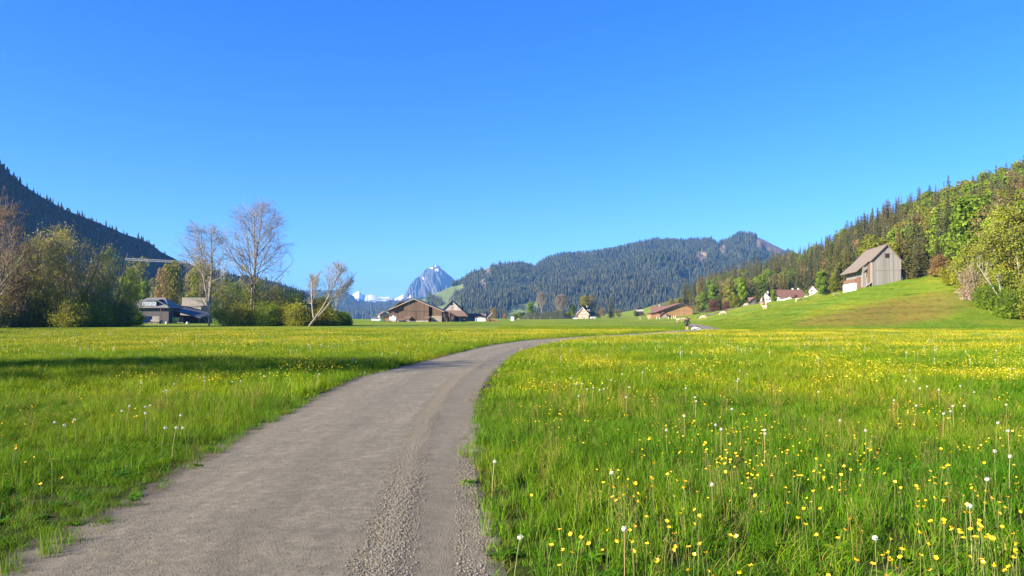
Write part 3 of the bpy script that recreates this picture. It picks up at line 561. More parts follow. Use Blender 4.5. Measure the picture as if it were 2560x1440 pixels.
def forest_protos():
    Pm = {'con': [], 'broad': [], 'bud': []}
    for i, (h, r) in enumerate([(22, 3.3), (22, 2.7), (22, 3.8), (22, 3.0), (22, 2.5)]):
        c = lm('spruce_crown', *conifer_crown(100 + i, h, r, 26, 11, 3, 0.08 if i != 3 else 0.3, 1.3), MAT['conifer'])
        Pm['con'].append((c, trunk_mesh('spruce_trunk', h * .96, .28, MAT['bark'], i, 0)))
    for i, (h, r, cb) in enumerate([(16, 4.6, 2.5), (16, 4.0, 2.0), (16, 5.2, 3), (16, 3.6, 1.5), (16, 4.8, 2)]):
        c = lm('broadleaf_crown', *broad_crown(200 + i, h, r, cb, 5200, 0.62, 20), MAT['broad'])
        Pm['broad'].append((c, trunk_mesh('broadleaf_trunk', h * .8, .24, MAT['bark'], i, 6, r * .8)))
    for i in range(3):
        c = lm('budding_crown', *broad_crown(230 + i, 16, 3.8 + .5 * i, 2.5, 3600, 0.48, 18, 0.34), MAT['budding'])
        Pm['bud'].append((c, trunk_mesh('broadleaf_trunk', 16 * .88, .22, MAT['twigpale'], 7 + i, 9, 3.6)))
    return Pm
def plant(name, label, cat, loc, crown, trunk, s, rz, group=None, cname='crown', tname='trunk', sx=1.0):
    t = thing(name, label, cat, loc, rz, group); t.scale = (s * sx, s * sx, s)
    if trunk: link(tname, trunk, t)
    if crown: link(cname, crown, t)
    return t
def make_forest(Pm):
    r = rs(5); out = []
    # stand positions on a jittered grid, front edge following the field boundary
    for band, (y0, y1, sp) in enumerate([(118, 460, 6.6), (460, 1060, 10.5)]):
        xs = np.arange(60, 900, sp); ys = np.arange(y0, y1, sp); X, Y = np.meshgrid(xs, ys); X = X.ravel() + r.uniform(-.45, .45, X.size) * sp; Y = Y.ravel() + r.uniform(-.45, .45, Y.size) * sp
        px = 1280 + F * X / Y; ok = (Y > forest_front(px)) & (px > 1655) & (px < 2760); X, Y, px = X[ok], Y[ok], px[ok]
        Yr = np.interp(px, [1660, 1740, 1830, 1900, 1990, 2100, 2160, 2250, 2330, 2400, 2560, 3400], [1000, 1000, 950, 900, 800, 650, 600, 520, 480, 450, 420, 420])
        ok = Y < Yr + 15; X, Y, px = X[ok], Y[ok], px[ok]; Z = Hn(X, Y)
        # open pasture between the farm and the first wood
        op = (px < 1745) & (vnoise(X / 40, Y / 40, 6) < 0.55 + (1745 - px) / 300); X, Y, Z, px = X[~op], Y[~op], Z[~op], px[~op]
        out.append(np.stack([X, Y, Z, px], -1))
    A = np.concatenate(out); X, Y, Z, px = A.T; n = len(A)
    leafy = np.clip((px - np.where(Y < forest_front(px) + 45, 2345, 2225)) / 90, 0, 1) * 0.72 + np.clip(1 - (px - 1640) / 130, 0, 1) * .7 + 0.10; f = fbm(X / 45, Y / 45, 3, 12)
    edge = (Y < forest_front(px) + 16) & (px < 2240); u = r.rand(n)
    kind = np.where(u < np.clip(leafy + (f - .5) * 2.4 + edge * .15, 0.05, .93), 1, 0); kind = np.where((kind == 1) & (r.rand(n) < 0.24), 2, kind)
    kind = np.where((Y > np.interp(px, [1990, 2100, 2560], [760, 600, 395])) & (r.rand(n) < .8), 0, kind)
    kind = np.where(px < 1700, 1 + (r.rand(n) < .35), kind)
    hs = np.where(kind == 0, r.uniform(.62, 1.06, n), r.uniform(.72, 1.15, n)); hs *= np.where(Y > np.interp(px, [1660, 1740, 1830, 1900, 1990, 2100, 2160, 2250, 2330, 2400, 2560, 3400], [1000, 1000, 950, 900, 800, 650, 600, 520, 480, 450, 420, 420]) - 50, .74, 1); hs *= np.where(px < 1710, .55, 1) * np.where((kind == 0) & (Y < forest_front(px) + 30), .86, 1)
    seen = (px < 2600); size = np.where(seen, hs / Y, 0) ; o = np.argsort(-size); X, Y, Z, px, kind, hs = [a[o] for a in (X, Y, Z, px, kind, hs)]
    cnt = {0: 0, 1: 0, 2: 0}; lim = {0: 290, 1: 230, 2: 60}; rest = []
    names = {0: ('spruce_tree', 'con', 'spruce'), 1: ('broadleaf_tree', 'broad', 'broadleaf tree'), 2: ('budding_tree', 'bud', 'budding tree')}
    R = random.Random(3)
    for i in range(len(X)):
        k = int(kind[i])
        if cnt[k] < lim[k] and px[i] < 2640:
            cnt[k] += 1; nm, key, cat = names[k]; c, t = R.choice(Pm[key])
            where = ('behind the white houses' if px[i] < 2060 else 'behind the old grey barn' if px[i] < 2330 else 'above the right edge of the field')
            if px[i] < 1870: where = 'beside the orange timber barn'
            sz = 'tall ' if hs[i] > (.9 if k == 0 else 1.0) else 'low ' if hs[i] < (.7 if k == 0 else .82) else ''; lab = sz + {0: 'dark pointed spruce in the forest ', 1: 'spring green broadleaf tree in the forest ', 2: 'brown budding tree in the forest '}[k] + where
            grp = sz + {0: 'spruces ', 1: 'green broadleaf trees ', 2: 'budding trees '}[k] + 'of the forest ' + where
            plant(nm, lab, cat, (X[i], Y[i], Z[i] - .3), c, t, float(hs[i]), R.random() * 6.28, grp, sx=R.uniform(.9, 1.15))
        else: rest.append(i)
    rest = np.array(rest); coll = protos('wood_trees', [forest_join(*Pm['con'][j]) for j in range(5)] + [forest_join(*Pm['broad'][j]) for j in range(5)] + [forest_join(*Pm['bud'][j]) for j in range(3)])
    pk = np.where(kind[rest] == 0, r.randint(0, 5, len(rest)), np.where(kind[rest] == 1, r.randint(5, 10, len(rest)), r.randint(10, 13, len(rest))))
    sc = hs[rest][:, None] * np.stack([r.uniform(.85, 1.15, len(rest))] * 2 + [np.ones(len(rest))], -1)
    scatter('hillside_forest', coll, np.stack([X[rest], Y[rest], Z[rest] - .3], -1), np.stack([np.zeros(len(rest)), np.zeros(len(rest)), r.rand(len(rest)) * 6.28], -1), sc, pk,
            'mixed forest of spruce and spring green trees covering the right hillside', 'forest')
    print('forest individuals', cnt, 'rest', len(rest))
def forest_join(c, t):
    n1, n2 = len(c.vertices), len(t.vertices); V = np.zeros((n1 + n2) * 3, np.float32); a = np.zeros(n1 * 3, np.float32); b = np.zeros(n2 * 3, np.float32); c.vertices.foreach_get('co', a); t.vertices.foreach_get('co', b); V[:n1 * 3] = a; V[n1 * 3:] = b
    l1 = np.zeros(len(c.loops), np.int32); l2 = np.zeros(len(t.loops), np.int32); c.loops.foreach_get('vertex_index', l1); t.loops.foreach_get('vertex_index', l2)
    Fc = np.concatenate([l1, l2 + n1]).reshape(-1, 4); v = np.zeros(len(c.polygons), np.float32); c.attributes['v'].data.foreach_get('value', v)
    return qmesh('wood_tree', V, Fc, [c.materials[0], t.materials[0]], {'v': ('FACE', np.concatenate([v, np.zeros(len(l2) // 4)]))}, mi=np.concatenate([np.zeros(len(v), int), np.ones(len(l2) // 4, int)]))
def tiny_broad(seed):
    V, Fc, v = broad_crown(seed, 0.62, 0.24, 0.05, 170, 0.16, 6, 0.05); return V, Fc, v
def make_far_woods():
    r = rs(9); ms = [lm('far_spruce', *tiny_conifer(i, 1.0, 0.15 + .015 * i, 5, 6), MAT['farcon']) for i in range(4)] + [lm('far_leaf_tree', *tiny_broad(50 + i), MAT['farbroad']) for i in range(2)]
    coll = protos('far_trees', ms)
    def wood(name, mt, n, seed, label, hmin, hmax, avoid=None, leafy=.12, tmax=1.0, keep=None):
        p = mt.sample(n, seed, tmax); px, py = proj(p[:, 0], p[:, 1], p[:, 2]); k = np.ones(len(p), bool)
        if avoid is not None: hp = hmax * .8 / p[:, 1] * F; k &= ~(avoid(px, py) | avoid(px, py - hp * .5) | avoid(px, py - hp))
        if keep is not None: k &= keep(px, py, p)
        p = p[k]; px = px[k]; m = len(p); lf = fbm(p[:, 0] / 160, p[:, 2] / 60, 3, seed); isl = r.rand(m) < np.clip(leafy + (lf - .55) * 1.6, 0, .9)
        pk = np.where(isl, r.randint(4, 6, m), r.randint(0, 4, m)); h = r.uniform(hmin, hmax, m); w = r.uniform(.95, 1.35, m) * h
        scatter(name, coll, p - [0, 0, .8], np.stack([np.zeros(m), np.zeros(m), r.rand(m) * 6.28], -1), np.stack([w, w, h], -1), pk, label, 'forest')
    meadow = m_any(POLY_MEADOW); copse = m_any(POLY_COPSE); scree = m_any(POLY_SCREE)
    def avoid(px, py):
        sp = r.rand(len(px)) < .04
        return ((meadow(px, py) & ~copse(px, py)) & ~sp) | (scree(px, py) & (r.rand(len(px)) > .12))
    wood('mountain_forest', MT['mid'], 42000, 1, 'dense spruce forest covering the long mountain behind the farms', 8, 21, avoid, .2)
    wood('shaded_forest', MT['left'], 9000, 2, 'dark spruce forest covering the shaded mountainside on the left', 5, 11, None, .05)
    def ridgekeep(px, py, p): return py > np.interp(px, [700, 880, 1000, 1200], [735, 740, 752, 752])
    wood('far_ridge_forest', MT['blue'], 14000, 3, 'blue far forest on the ridge below the snowy mountain', 25, 45, None, .1, .98, ridgekeep)
# ------------------------------------------------------------------ grass, flowers, stones
def M_grassmat(name, stops, objn=0.35):
    m, nt, b, out = newmat(name); v = attr(nt, 'v'); c = ramp(nt, v, stops)
    loc = N(nt, 'ShaderNodeObjectInfo'); n = noise(nt, loc.outputs['Location'], 0.22, 3, 0.6); n2 = noise(nt, loc.outputs['Location'], 0.05, 2)
    c = mixc(nt, 1.0, c, ramp(nt, n, [(0.3, (0.42, 0.72, 0.5)), (0.5, (0.95, 1.0, 0.9)), (0.68, (1.5, 1.15, 1.1))]), 'MULTIPLY')
    c = mixc(nt, 1.0, c, ramp(nt, n2, [(0.38, (0.85, 1.0, 0.9)), (0.6, (1.15, 1.03, 1.0))]), 'MULTIPLY')
    c = mixc(nt, 1.0, c, ramp(nt, loc.outputs['Random'], [(0, (0.6, 0.68, 0.65)), (1, (1.25, 1.2, 1.1))]), 'MULTIPLY')
    nt.links.new(c, b.inputs['Base Color']); b.inputs['Roughness'].default_value = 0.65; b.inputs['Specular IOR Level'].default_value = 0.12
    t = N(nt, 'ShaderNodeBsdfTranslucent'); nt.links.new(mixc(nt, 0.3, c, (0.40, 0.46, 0.01)), t.inputs['Color'])
    mx = N(nt, 'ShaderNodeMixShader'); mx.inputs[0].default_value = 0.34; nt.links.new(b.outputs[0], mx.inputs[1]); nt.links.new(t.outputs[0], mx.inputs[2]); nt.links.new(mx.outputs[0], out.inputs['Surface'])
    return m
def tuft(name, seed, nb, rad, hmin, hmax, wid, mat, straw=0.05, lean=0.5, segn=3):
    r = rs(seed); V = []; Fc = []; v = []
    for i in range(nb):
        q = rad * math.sqrt(r.rand()); a = r.rand() * 6.283; x, y = q * math.cos(a), q * math.sin(a); h = r.uniform(hmin, hmax) * (1 if r.rand() > .12 else 1.25); L = h * lean * (0.2 + r.rand()); b = r.rand() * 6.283; dx, dy = math.cos(b), math.sin(b); c = r.rand() * 6.283; wx, wy = math.cos(c) * wid, math.sin(c) * wid
        st = r.rand() < straw; col = (0.93 + .07 * r.rand()) if st else 0.82 * r.rand(); w0 = (0.5 if st else 0.6 + .7 * r.rand()); o = len(V)
        for k in range(segn + 1):
            t = k / segn; w = w0 * (1 - 0.92 * t ** 1.6) * 0.5; z = h * (t - 0.12 * t * t * (L / h)); ox, oy = x + dx * L * t * t, y + dy * L * t * t
            V += [(ox - wx * w, oy - wy * w, z), (ox + wx * w, oy + wy * w, z)]
        for k in range(segn):
            Fc.append((o + 2 * k, o + 2 * k + 1, o + 2 * k + 3, o + 2 * k + 2)); v.append(col)
    return qmesh(name, V, Fc, [mat], {'v': ('FACE', v)})
def rosette(name, seed, mat):
    r = rs(seed); V = []; Fc = []; v = []
    for i in range(9):
        a = i / 9 * 6.283 + r.rand() * .5; L = r.uniform(.08, .17); w = r.uniform(.02, .035); d = np.array([math.cos(a), math.sin(a), 0]); t = np.array([-d[1], d[0], 0]); o = len(V)
        for k in range(4):
            f = k / 3; c = d * L * f + [0, 0, .02 + L * (0.9 * f - 0.8 * f * f)]; ww = w * math.sin(math.pi * (0.12 + 0.8 * f)); V += [c - t * ww, c + t * ww]
        for k in range(3): Fc.append((o + 2 * k, o + 2 * k + 1, o + 2 * k + 3, o + 2 * k + 2)); v.append(.2 + .4 * r.rand())
    return qmesh(name, V, Fc, [mat], {'v': ('FACE', v)})
def stalks(name, seed, mat, n):
    r = rs(seed); V = []; Fc = []; v = []
    for i in range(n):
        h = r.uniform(.26, .44); a = r.rand() * 6.28; d = np.array([math.cos(a), math.sin(a), 0]) * h * r.uniform(.05, .25); c = np.array([r.normal() * .06, r.normal() * .06, 0]); sg = [(c + d * (k / 3) ** 2 + [0, 0, h * k / 3], c + d * ((k + 1) / 3) ** 2 + [0, 0, h * (k + 1) / 3], .0018, .0014) for k in range(3)]
        A, B = tubes(sg, 3); Fc.append(B + sum(len(q) for q in V)); V.append(A); v += [.6 + .4 * r.rand()] * len(B)
        m = 14; C = c + d + np.array([0, 0, h]) + r.normal(size=(m, 3)) * [.008, .008, .025]; A, B = quads_at(C, r.normal(size=(m, 3)), .014, r, .5); Fc.append(B + sum(len(q) for q in V)); V.append(A); v += list(.5 + .5 * r.rand(m))
    return qmesh(name, np.concatenate(V), np.concatenate(Fc), [mat], {'v': ('FACE', v)})
def stem_segs(h, lean, seed, r0=0.0025):
    r = rs(seed); a = r.rand() * 6.28; d = np.array([math.cos(a), math.sin(a), 0]) * lean; return [(d * (k / 4) ** 2 + [0, 0, h * k / 4], d * ((k + 1) / 4) ** 2 + [0, 0, h * (k + 1) / 4], r0, r0 * .8) for k in range(4)], d + [0, 0, h]
def buttercup_head(c, seed, R=0.013):
    r = rs(seed); V = []; Fc = []; n = np.array([r.normal() * .4, r.normal() * .4 - .15, 1]); n /= np.linalg.norm(n); u = np.cross(n, [1, 0, 0]); u /= np.linalg.norm(u); w = np.cross(n, u); cup = r.uniform(.25, .8)
    for k in range(5):
        a = k / 5 * 6.283; d = u * math.cos(a) + w * math.sin(a); t = -u * math.sin(a) + w * math.cos(a); o = len(V)
        V += [c, c + d * R * .6 - t * R * .55 + n * R * cup * .4, c + d * R * 1.05 + n * R * cup, c + d * R * .6 + t * R * .55 + n * R * cup * .4]; Fc.append((o, o + 1, o + 2, o + 3))
    return np.array(V), np.array(Fc)
def clock_head(c, seed, R=0.02):
    r = rs(seed); n = 75; d = r.normal(size=(n, 3)); d /= np.linalg.norm(d, axis=1, keepdims=True); V, Fc = quads_at(c + d * R * (0.85 + .2 * r.rand(n))[:, None], d + r.normal(size=(n, 3)) * .25, R * .5, r, .8); return V, Fc
def stone_mesh(seed, mat):
    r = rs(seed); v = [(1, 0, 0), (0, 1, 0), (-1, 0, 0), (0, -1, 0), (0, 0, 1), (0, 0, -1)]; f = [(0, 1, 4), (1, 2, 4), (2, 3, 4), (3, 0, 4), (1, 0, 5), (2, 1, 5), (3, 2, 5), (0, 3, 5)]
    V = [np.array(a, float) for a in v]; Fc = []; cache = {}
    def mid(a, b):
        k = (min(a, b), max(a, b))
        if k not in cache: p = V[a] + V[b]; V.append(p / np.linalg.norm(p)); cache[k] = len(V) - 1
        return cache[k]
    for a, b, c in f:
        x, y, z = mid(a, b), mid(b, c), mid(c, a); Fc += [(a, x, z), (x, b, y), (z, y, c), (x, y, z)]
    V = np.array(V) * r.uniform(.72, 1.15, (len(V), 1)) * np.array([1, r.uniform(.6, .9), r.uniform(.4, .65)]); return qmesh('gravel_stone', V, Fc, [mat])
CLOCKS = [(1666,1075),(1711,1040),(1737,993),(1740,1003),(1830,1023),(1789,1062),(1803,1073),(1911,1075),(1912,1084),(2047,980),(2100,1051),(2235,1001),(2290,1014),(2382,1015),(2411,1015),(2376,1028),(2359,1034),(2494,1057),(2520,1077),(2516,1012),(2487,1128),(2525,1141),(2467,1198),(2424,1265),(2188,1345),(2164,1076),(1566,993),(1573,968),(1440,960),(1429,945),(1456,959),(1447,990),(1467,973),(1483,969),(1500,975),(1510,972),(1528,950),(1555,935),(1606,931),(1777,924),(1868,935),(1850,926),(1845,947),(1843,953),(1530,1182),(1780,1211),(1561,1322),(1300,1343),(1236,1154),(2265,952),(2285,954),(2300,971),(2317,966),(2347,975),(2401,965),(2435,980),(2275,925),(2340,925),(2525,923),(2534,921),(2543,936),(1715,970),(1698,925),(1380,930),
 (138,1056),(161,1063),(187,1049),(305,1027),(323,1015),(364,1017),(376,1013),(364,1033),(452,1038),(353,957),(437,960),(511,943),(512,952),(659,940),(601,952),(582,955),(410,979),(417,976),(413,1069),(440,1069),(458,1070),(912,931),(500,898),(352,912),(797,935)]
CLOCKLAB = {0: 'round white dandelion clock standing tall, nearest the path of the right field', 21: 'pale dandelion clock near the right edge of the photo', 22: 'large ragged dandelion clock in the dark green grass at far right', 23: 'half blown dandelion clock among the buttercups at lower right', 24: 'grey dandelion clock on a long stem in the lower right foreground', 45: 'dull dandelion clock amid dark grass left of the yellow cluster', 46: 'half blown white dandelion clock beside two buttercups', 47: 'ragged dandelion clock low in the foreground right of the path', 48: 'half bare dandelion clock on a tan stem nearest the camera by the gravel', 49: 'small grey dandelion clock close beside the right path edge', 65: 'leftmost white dandelion clock of the group left of the path'}
def make_meadow_cover():
    g = M_grassmat('grass_blades', [(0.0, (0.055, 0.11, 0.003)), (0.35, (0.13, 0.22, 0.005)), (0.7, (0.23, 0.32, 0.007)), (0.84, (0.36, 0.40, 0.012)), (0.92, (0.34, 0.27, 0.07)), (1.0, (0.50, 0.40, 0.18))])
    gd = M_grassmat('dry_grass', [(0.0, (0.09, 0.085, 0.014)), (0.6, (0.20, 0.14, 0.04)), (1.0, (0.42, 0.29, 0.13))])
    yel = M_plain('buttercup_petal', (0.88, 0.53, 0.010), 0.35, 0.15, 40, bmp=0); yel2 = M_plain('distant_petal', (0.70, 0.55, 0.015), 0.4, 0.15, 40, bmp=0); wh = M_plain('dandelion_down', (0.58, 0.56, 0.50), 0.9, 0.08, 40, bmp=0); stem = M_plain('flower_stem', (0.18, 0.20, 0.05), 0.7, 0.3, 20, bmp=0); stemr = M_plain('dandelion_stem', (0.36, 0.25, 0.12), 0.7, 0.3, 20, bmp=0)
    MAT['stone'] = M_plain('gravel_stone', (0.17, 0.15, 0.112), 0.85, 0.65, 25)
    g0 = g; g = M_grassmat('near_grass_blades', [(0.0, (0.028, 0.085, 0.003)), (0.4, (0.075, 0.18, 0.005)), (0.76, (0.165, 0.28, 0.008)), (0.88, (0.28, 0.34, 0.015)), (0.92, (0.32, 0.24, 0.07)), (1.0, (0.52, 0.40, 0.18))])
    ms = [tuft('near_tuft', 1, 30, .11, .10, .24, .0075, g), tuft('near_tuft', 2, 30, .11, .08, .28, .007, g, .09), tuft('near_tuft', 3, 26, .10, .14, .30, .006, g, .11, .35), tuft('near_tuft', 4, 34, .12, .05, .16, .007, g, .03, .9), rosette('leaf_rosette', 5, g), tuft('dry_tuft', 6, 26, .10, .03, .11, .005, gd, .3, 1.0), tuft('short_tuft', 7, 34, .10, .03, .10, .006, g, .08, 1.1), stalks('seed_stalks', 8, gd, 5)]
    r = rs(77)
    def field(y0, y1, dens, pad=2.5):
        n = int(dens * (0.72 * (y1 ** 2 - y0 ** 2) + 2 * pad * (y1 - y0))); Y = np.sqrt(r.rand(int(n)) * (y1 ** 2 - y0 ** 2) + y0 ** 2); X = (r.rand(len(Y)) * 2 - 1) * (0.72 * Y + pad); return X, Y
    def put(name, ms, X, Y, pk, sc, label, cat='grass', tilt=.12, group=None):
        n = len(X); Z = Hn(X, Y); coll = protos(name + '_kinds', ms); s = np.stack([sc * r.uniform(.85, 1.2, n), sc * r.uniform(.85, 1.2, n), sc], -1)
        scatter(name, coll, np.stack([X, Y, Z - .004], -1), np.stack([r.normal(size=n) * tilt, r.normal(size=n) * tilt, r.rand(n) * 6.28], -1), s, pk, label, cat, group=group)
    # near
    X, Y = field(2.2, 15, 78, 5.5); d = pathdist(X, Y); j = 0.10 * (fbm(X / .35, Y / .35, 2, 8) - .5); k = (d > 0.03 + j) | ((d > np.where(X < -1.5, -.17, -.12)) & (r.rand(len(X)) < np.where(X < -1.5, .85, .15))); X, Y, d = X[k], Y[k], d[k]
    u = r.rand(len(X)); cl = fbm(X / 1.3, Y / 1.3, 3, 21); pk = np.where(u < .27, 0, np.where(u < .52, 1, np.where(u < .7, 2, np.where(u < .92, 3, np.where(u < .982, 4, 7))))); pk = np.where((cl < .42) & (u < .7), 3, pk)
    side = X > 0; pk = np.where((d < .22) & (r.rand(len(X)) < np.where(side, .75, .35)), 5, pk); pk = np.where((pk != 5) & (d < .3) & ((X > 0) | (r.rand(len(X)) < .3)), 6, pk)
    sc = (.58 + .55 * fbm(X / 1.8, Y / 1.8, 3, 4)) * np.where(X < 0, np.clip(.85 + d * .6, .85, 1.0), np.clip(.55 + d * .8, .55, 1.0)); put('near_grass', ms, X, Y, pk, sc, 'long green meadow grass on both sides of the path in the foreground')
    g = g0
    ms2 = [tuft('mid_tuft', 11, 44, .25, .12, .28, .010, g, .06), tuft('mid_tuft', 12, 44, .25, .10, .30, .009, g, .12), tuft('mid_tuft', 13, 44, .25, .06, .18, .012, g, .04, .8), tuft('mid_short', 14, 40, .2, .03, .10, .011, g, .1, 1.0), tuft('mid_dry', 15, 40, .2, .03, .10, .010, gd, .1, 1.0)]
    X, Y = field(15, 42, 19, 6); d = pathdist(X, Y); k = d > 0.14 + .15 * (fbm(X / .6, Y / .6, 2, 8) - .5); X, Y, d = X[k], Y[k], d[k]; u = r.rand(len(X)); cl = fbm(X / 2.3, Y / 2.3, 3, 22)
    pk = np.where(u < .38, 0, np.where(u < .72, 1, 2)); pk = np.where((cl < .42) & (u < .8), 2, pk); pk = np.where(d < .4, np.where(r.rand(len(X)) < .25, 4, 3), pk)
    put('middle_grass', ms2, X, Y, pk, (.75 + .5 * cl), 'sunlit meadow grass in the middle distance around the bend of the path')
    ms3 = [tuft('far_tuft', 21, 70, .55, .12, .30, .022, g, .06, .5, 2), tuft('far_tuft', 22, 70, .55, .08, .24, .022, g, .12, .5, 2), tuft('far_short', 23, 60, .4, .03, .09, .022, g, .05, 1.0, 2)]
    X, Y = field(42, 108, 4.0, 6); d = pathdist(X, Y); k = (d > 0.35); X, Y, d = X[k], Y[k], d[k]; u = r.rand(len(X)); pk = np.where(u < .55, 0, 1); pk = np.where((d < .9) | (Y > 101), 2, pk)
    tall = (Y < 99 + 3 * vnoise(X / 8, X * 0, 2)); X, Y, pk, u = X[tall | (u < .6)], Y[tall | (u < .6)], pk[tall | (u < .6)], u[tall | (u < .6)]
    put('far_grass', ms3, X, Y, pk, .7 + .5 * fbm(X / 6, Y / 6, 3, 2), 'yellow green meadow grass in the distance in front of the farms')
    X, Y = field(100, 215, 1.6, 6); px = 1280 + F * X / Y; k = (px > 1250) & (pathdist(X, Y) > .8) & (Y < np.where(px > 1700, forest_front(px), 150)); X, Y = X[k], Y[k]; dr = np.clip(1 - (((X - .49 * Y) / (.125 * Y)) ** 2 + ((Y - 134) / 21) ** 2), 0, 1) ** .5
    ms4 = [tuft('pasture_tuft', 25, 60, .5, .04, .10, .025, g, .05, 1.0, 2), tuft('pasture_tuft', 26, 60, .5, .03, .12, .025, g, .15, 1.0, 2), tuft('pasture_dry', 27, 60, .5, .05, .16, .025, gd, .3, .9, 2)]
    pk = np.where(r.rand(len(X)) < dr * .95 * (fbm(X / 3, Y / 3, 3, 3) > .38), 2, r.randint(0, 2, len(X))); put('pasture_grass', ms4, X, Y, pk, .7 + .6 * fbm(X / 5, Y / 3, 3, 2), 'short grazed grass with a dry brown patch on the sunny hillside')
    # buttercups nobody could count
    def flowers(seed, n, rad, hmin, hmax, R, m, stem_on=False):
        q = rs(seed); V = []; Fc = []; o = 0
        for i in range(n):
            c = np.array([q.normal() * rad, q.normal() * rad, q.uniform(hmin, hmax)]); a, b = buttercup_head(c, seed * 91 + i, R); V.append(a); Fc.append(b + o); o += len(a)
        return qmesh('buttercup_patch', np.concatenate(V), np.concatenate(Fc), [m])
    X, Y = field(15, 100, 1.15, 4); dn = fbm(X / 6, Y / 3.2, 4, 31); dn2 = fbm(X / 25, Y / 12, 2, 35)
    k = (pathdist(X, Y) > .7) & (r.rand(len(X)) < np.clip((dn - .36) * 3.2 + (dn2 - .5), .04, 1) * np.where((X < 0) & (Y < 24), .5, 1)); X, Y = X[k], Y[k]
    fm = [flowers(61, 26, .30, .18, .33, .012, yel2), flowers(62, 56, .55, .20, .33, .015, yel2), flowers(63, 14, .30, .2, .34, .013, yel2)]
    pk = np.where(Y > 40, 1, r.randint(0, 3, len(Y))); put('distant_buttercups', fm, X, Y, pk, np.ones(len(X)), 'yellow haze of countless small buttercups through the meadow', 'flowers', .05)
    X, Y = field(4.5, 20, 3.2, 2); dn = fbm(X / 1.6, Y / 1.2, 3, 33); k = (pathdist(X, Y) > .4) & (r.rand(len(X)) < np.clip((dn - .42) * 4, .16, 1) * np.where(X < 0, .35, 1)); X, Y = X[k], Y[k]
    put('small_buttercups', [flowers(71, 9, .16, .15, .30, .010, yel), flowers(72, 5, .2, .15, .32, .011, yel)], X, Y, r.randint(0, 2, len(X)), np.ones(len(X)), 'clumps of small yellow buttercups in the grass behind the nearest flowers', 'flowers', .05)
    # single buttercups, nearest ones
    heads = []
    for i in range(8):
        sg, top = stem_segs(.26 + .012 * i, .03, 300 + i, .0016); V, Fc = tubes(sg, 3); sm = qmesh('stem', V, Fc, [stem]); V, Fc = buttercup_head(top, 310 + i, .0145); heads.append((sm, qmesh('flower_head', V, Fc, [yel])))
    pts = []; q = rs(91)
    seeds = [(1600,1220,26),(1560,1215,16),(1740,1250,10),(1810,1120,22),(1775,1030,14),(2200,1130,16),(2330,1180,12),(2480,1300,22),(2430,1350,16),(2520,1390,12),(2300,1250,14),(2100,1320,10),(1800,1400,12),(1600,1370,8),(1400,1380,5),(2000,1180,14),(2230,1410,14),(60,1030,10),(30,1080,8),(110,1300,4),(60,1180,5),(250,1230,4),(1950,1250,8)]
    for (sx, sy, n) in seeds:
        for _ in range(n): pts.append((sx + q.normal() * 60, sy + q.normal() * 36))
    while len(pts) < 420: pts.append((q.uniform(1230, 2560), q.uniform(1040, 1438)))
    used = 0; kinds = 'buttercups in the foreground grass'
    for (a, b) in pts:
        if used >= 300 or b > 1460 or b < 1000: continue
        p = G(a, b, .29)
        if pathdist(np.array([p.x]), np.array([p.y]))[0] < .12: continue
        used += 1; sm, hm = heads[used % 8]; left = p.x < -1.5; big = used % 3
        lab = 'single yellow buttercup in the grass ' + ('left of the path' if left else 'right of the path' if b > 1180 else 'farther back')
        t = thing('buttercup', lab, 'flower', (p.x, p.y, 0), q.rand() * 6.28, kinds + (' left of the path' if left else ' right of the path' if b > 1180 else ' farther back')); s = q.uniform(.85, 1.12); t.scale = (s, s, s)
        link('stem', sm, t); link('flower_head', hm, t)
    # dandelion clocks
    cm = []
    for i in range(5):
        sg, top = stem_segs(.38, .02 + .01 * i, 400 + i, .0026); V, Fc = tubes(sg, 4); sm = qmesh('stem', V, Fc, [stemr if i % 2 else stem]); V, Fc = clock_head(top, 410 + i, .016); cm.append((sm, qmesh('seed_head', V, Fc, [wh]), top))
    for i, (a, b) in enumerate(CLOCKS):
        p = G(a, b, .38); sm, hm, top = cm[i % 5]; left = a < 1100
        lab = CLOCKLAB.get(i) or ('white dandelion clock on a bare stem left of the path' if left else 'white dandelion clock standing above the grass right of the path')
        s = 1.0 + min(p.y / 60, .6) * 0.5
        t = thing('dandelion_clock', lab, 'flower', (p.x - top[0], p.y - top[1], Hn([p.x], [p.y])[0]), 0, 'dandelion clocks ' + ('left' if left else 'right') + ' of the path'); link('stem', sm, t); h = link('seed_head', hm, t)
        if s > 1.02: t.scale = (s, s, 1)
    X, Y = field(24, 80, .16, 3); k = pathdist(X, Y) > 1; X, Y = X[k], Y[k]; V, Fc = clock_head(np.array([0, 0, .33]), 7, .020); V2, F2 = tubes([((0, 0, 0), (0, 0, .36), .003, .003)], 3)
    put('distant_dandelion_clocks', [qmesh('clock', np.concatenate([V, V2]), np.concatenate([Fc, F2 + len(V)]), [wh])], X, Y, np.zeros(len(X), int), np.ones(len(X)), 'scattered tiny white dandelion clocks far out in the meadow', 'flowers', .06)
    # loose stones on the path
    st = [stone_mesh(500 + i, MAT['stone']) for i in range(5)]; n = 120000
    Y = 3 + 24 * r.rand(n) ** 1.7; l, rr = pathx(Y); w = r.rand(n); w = np.where(r.rand(n) < .45, .775 + .024 * r.normal(size=n), w); w = np.where((r.rand(n) < .12), 1 - abs(r.normal(size=n)) * .05, w); w = np.where(r.rand(n) < .06, abs(r.normal(size=n)) * .05, w)
    X = l + (rr - l) * w; strip = (abs(w - .775) < .075) | (w > .93); s = np.where(strip, (.0022 + .0085 * r.rand(n) ** 1.8), r.uniform(.0018, .0055, n)) * np.where(r.rand(n) < .02, 1.5, 1); keep = (w < 1.03) & (strip | (r.rand(n) < .8))
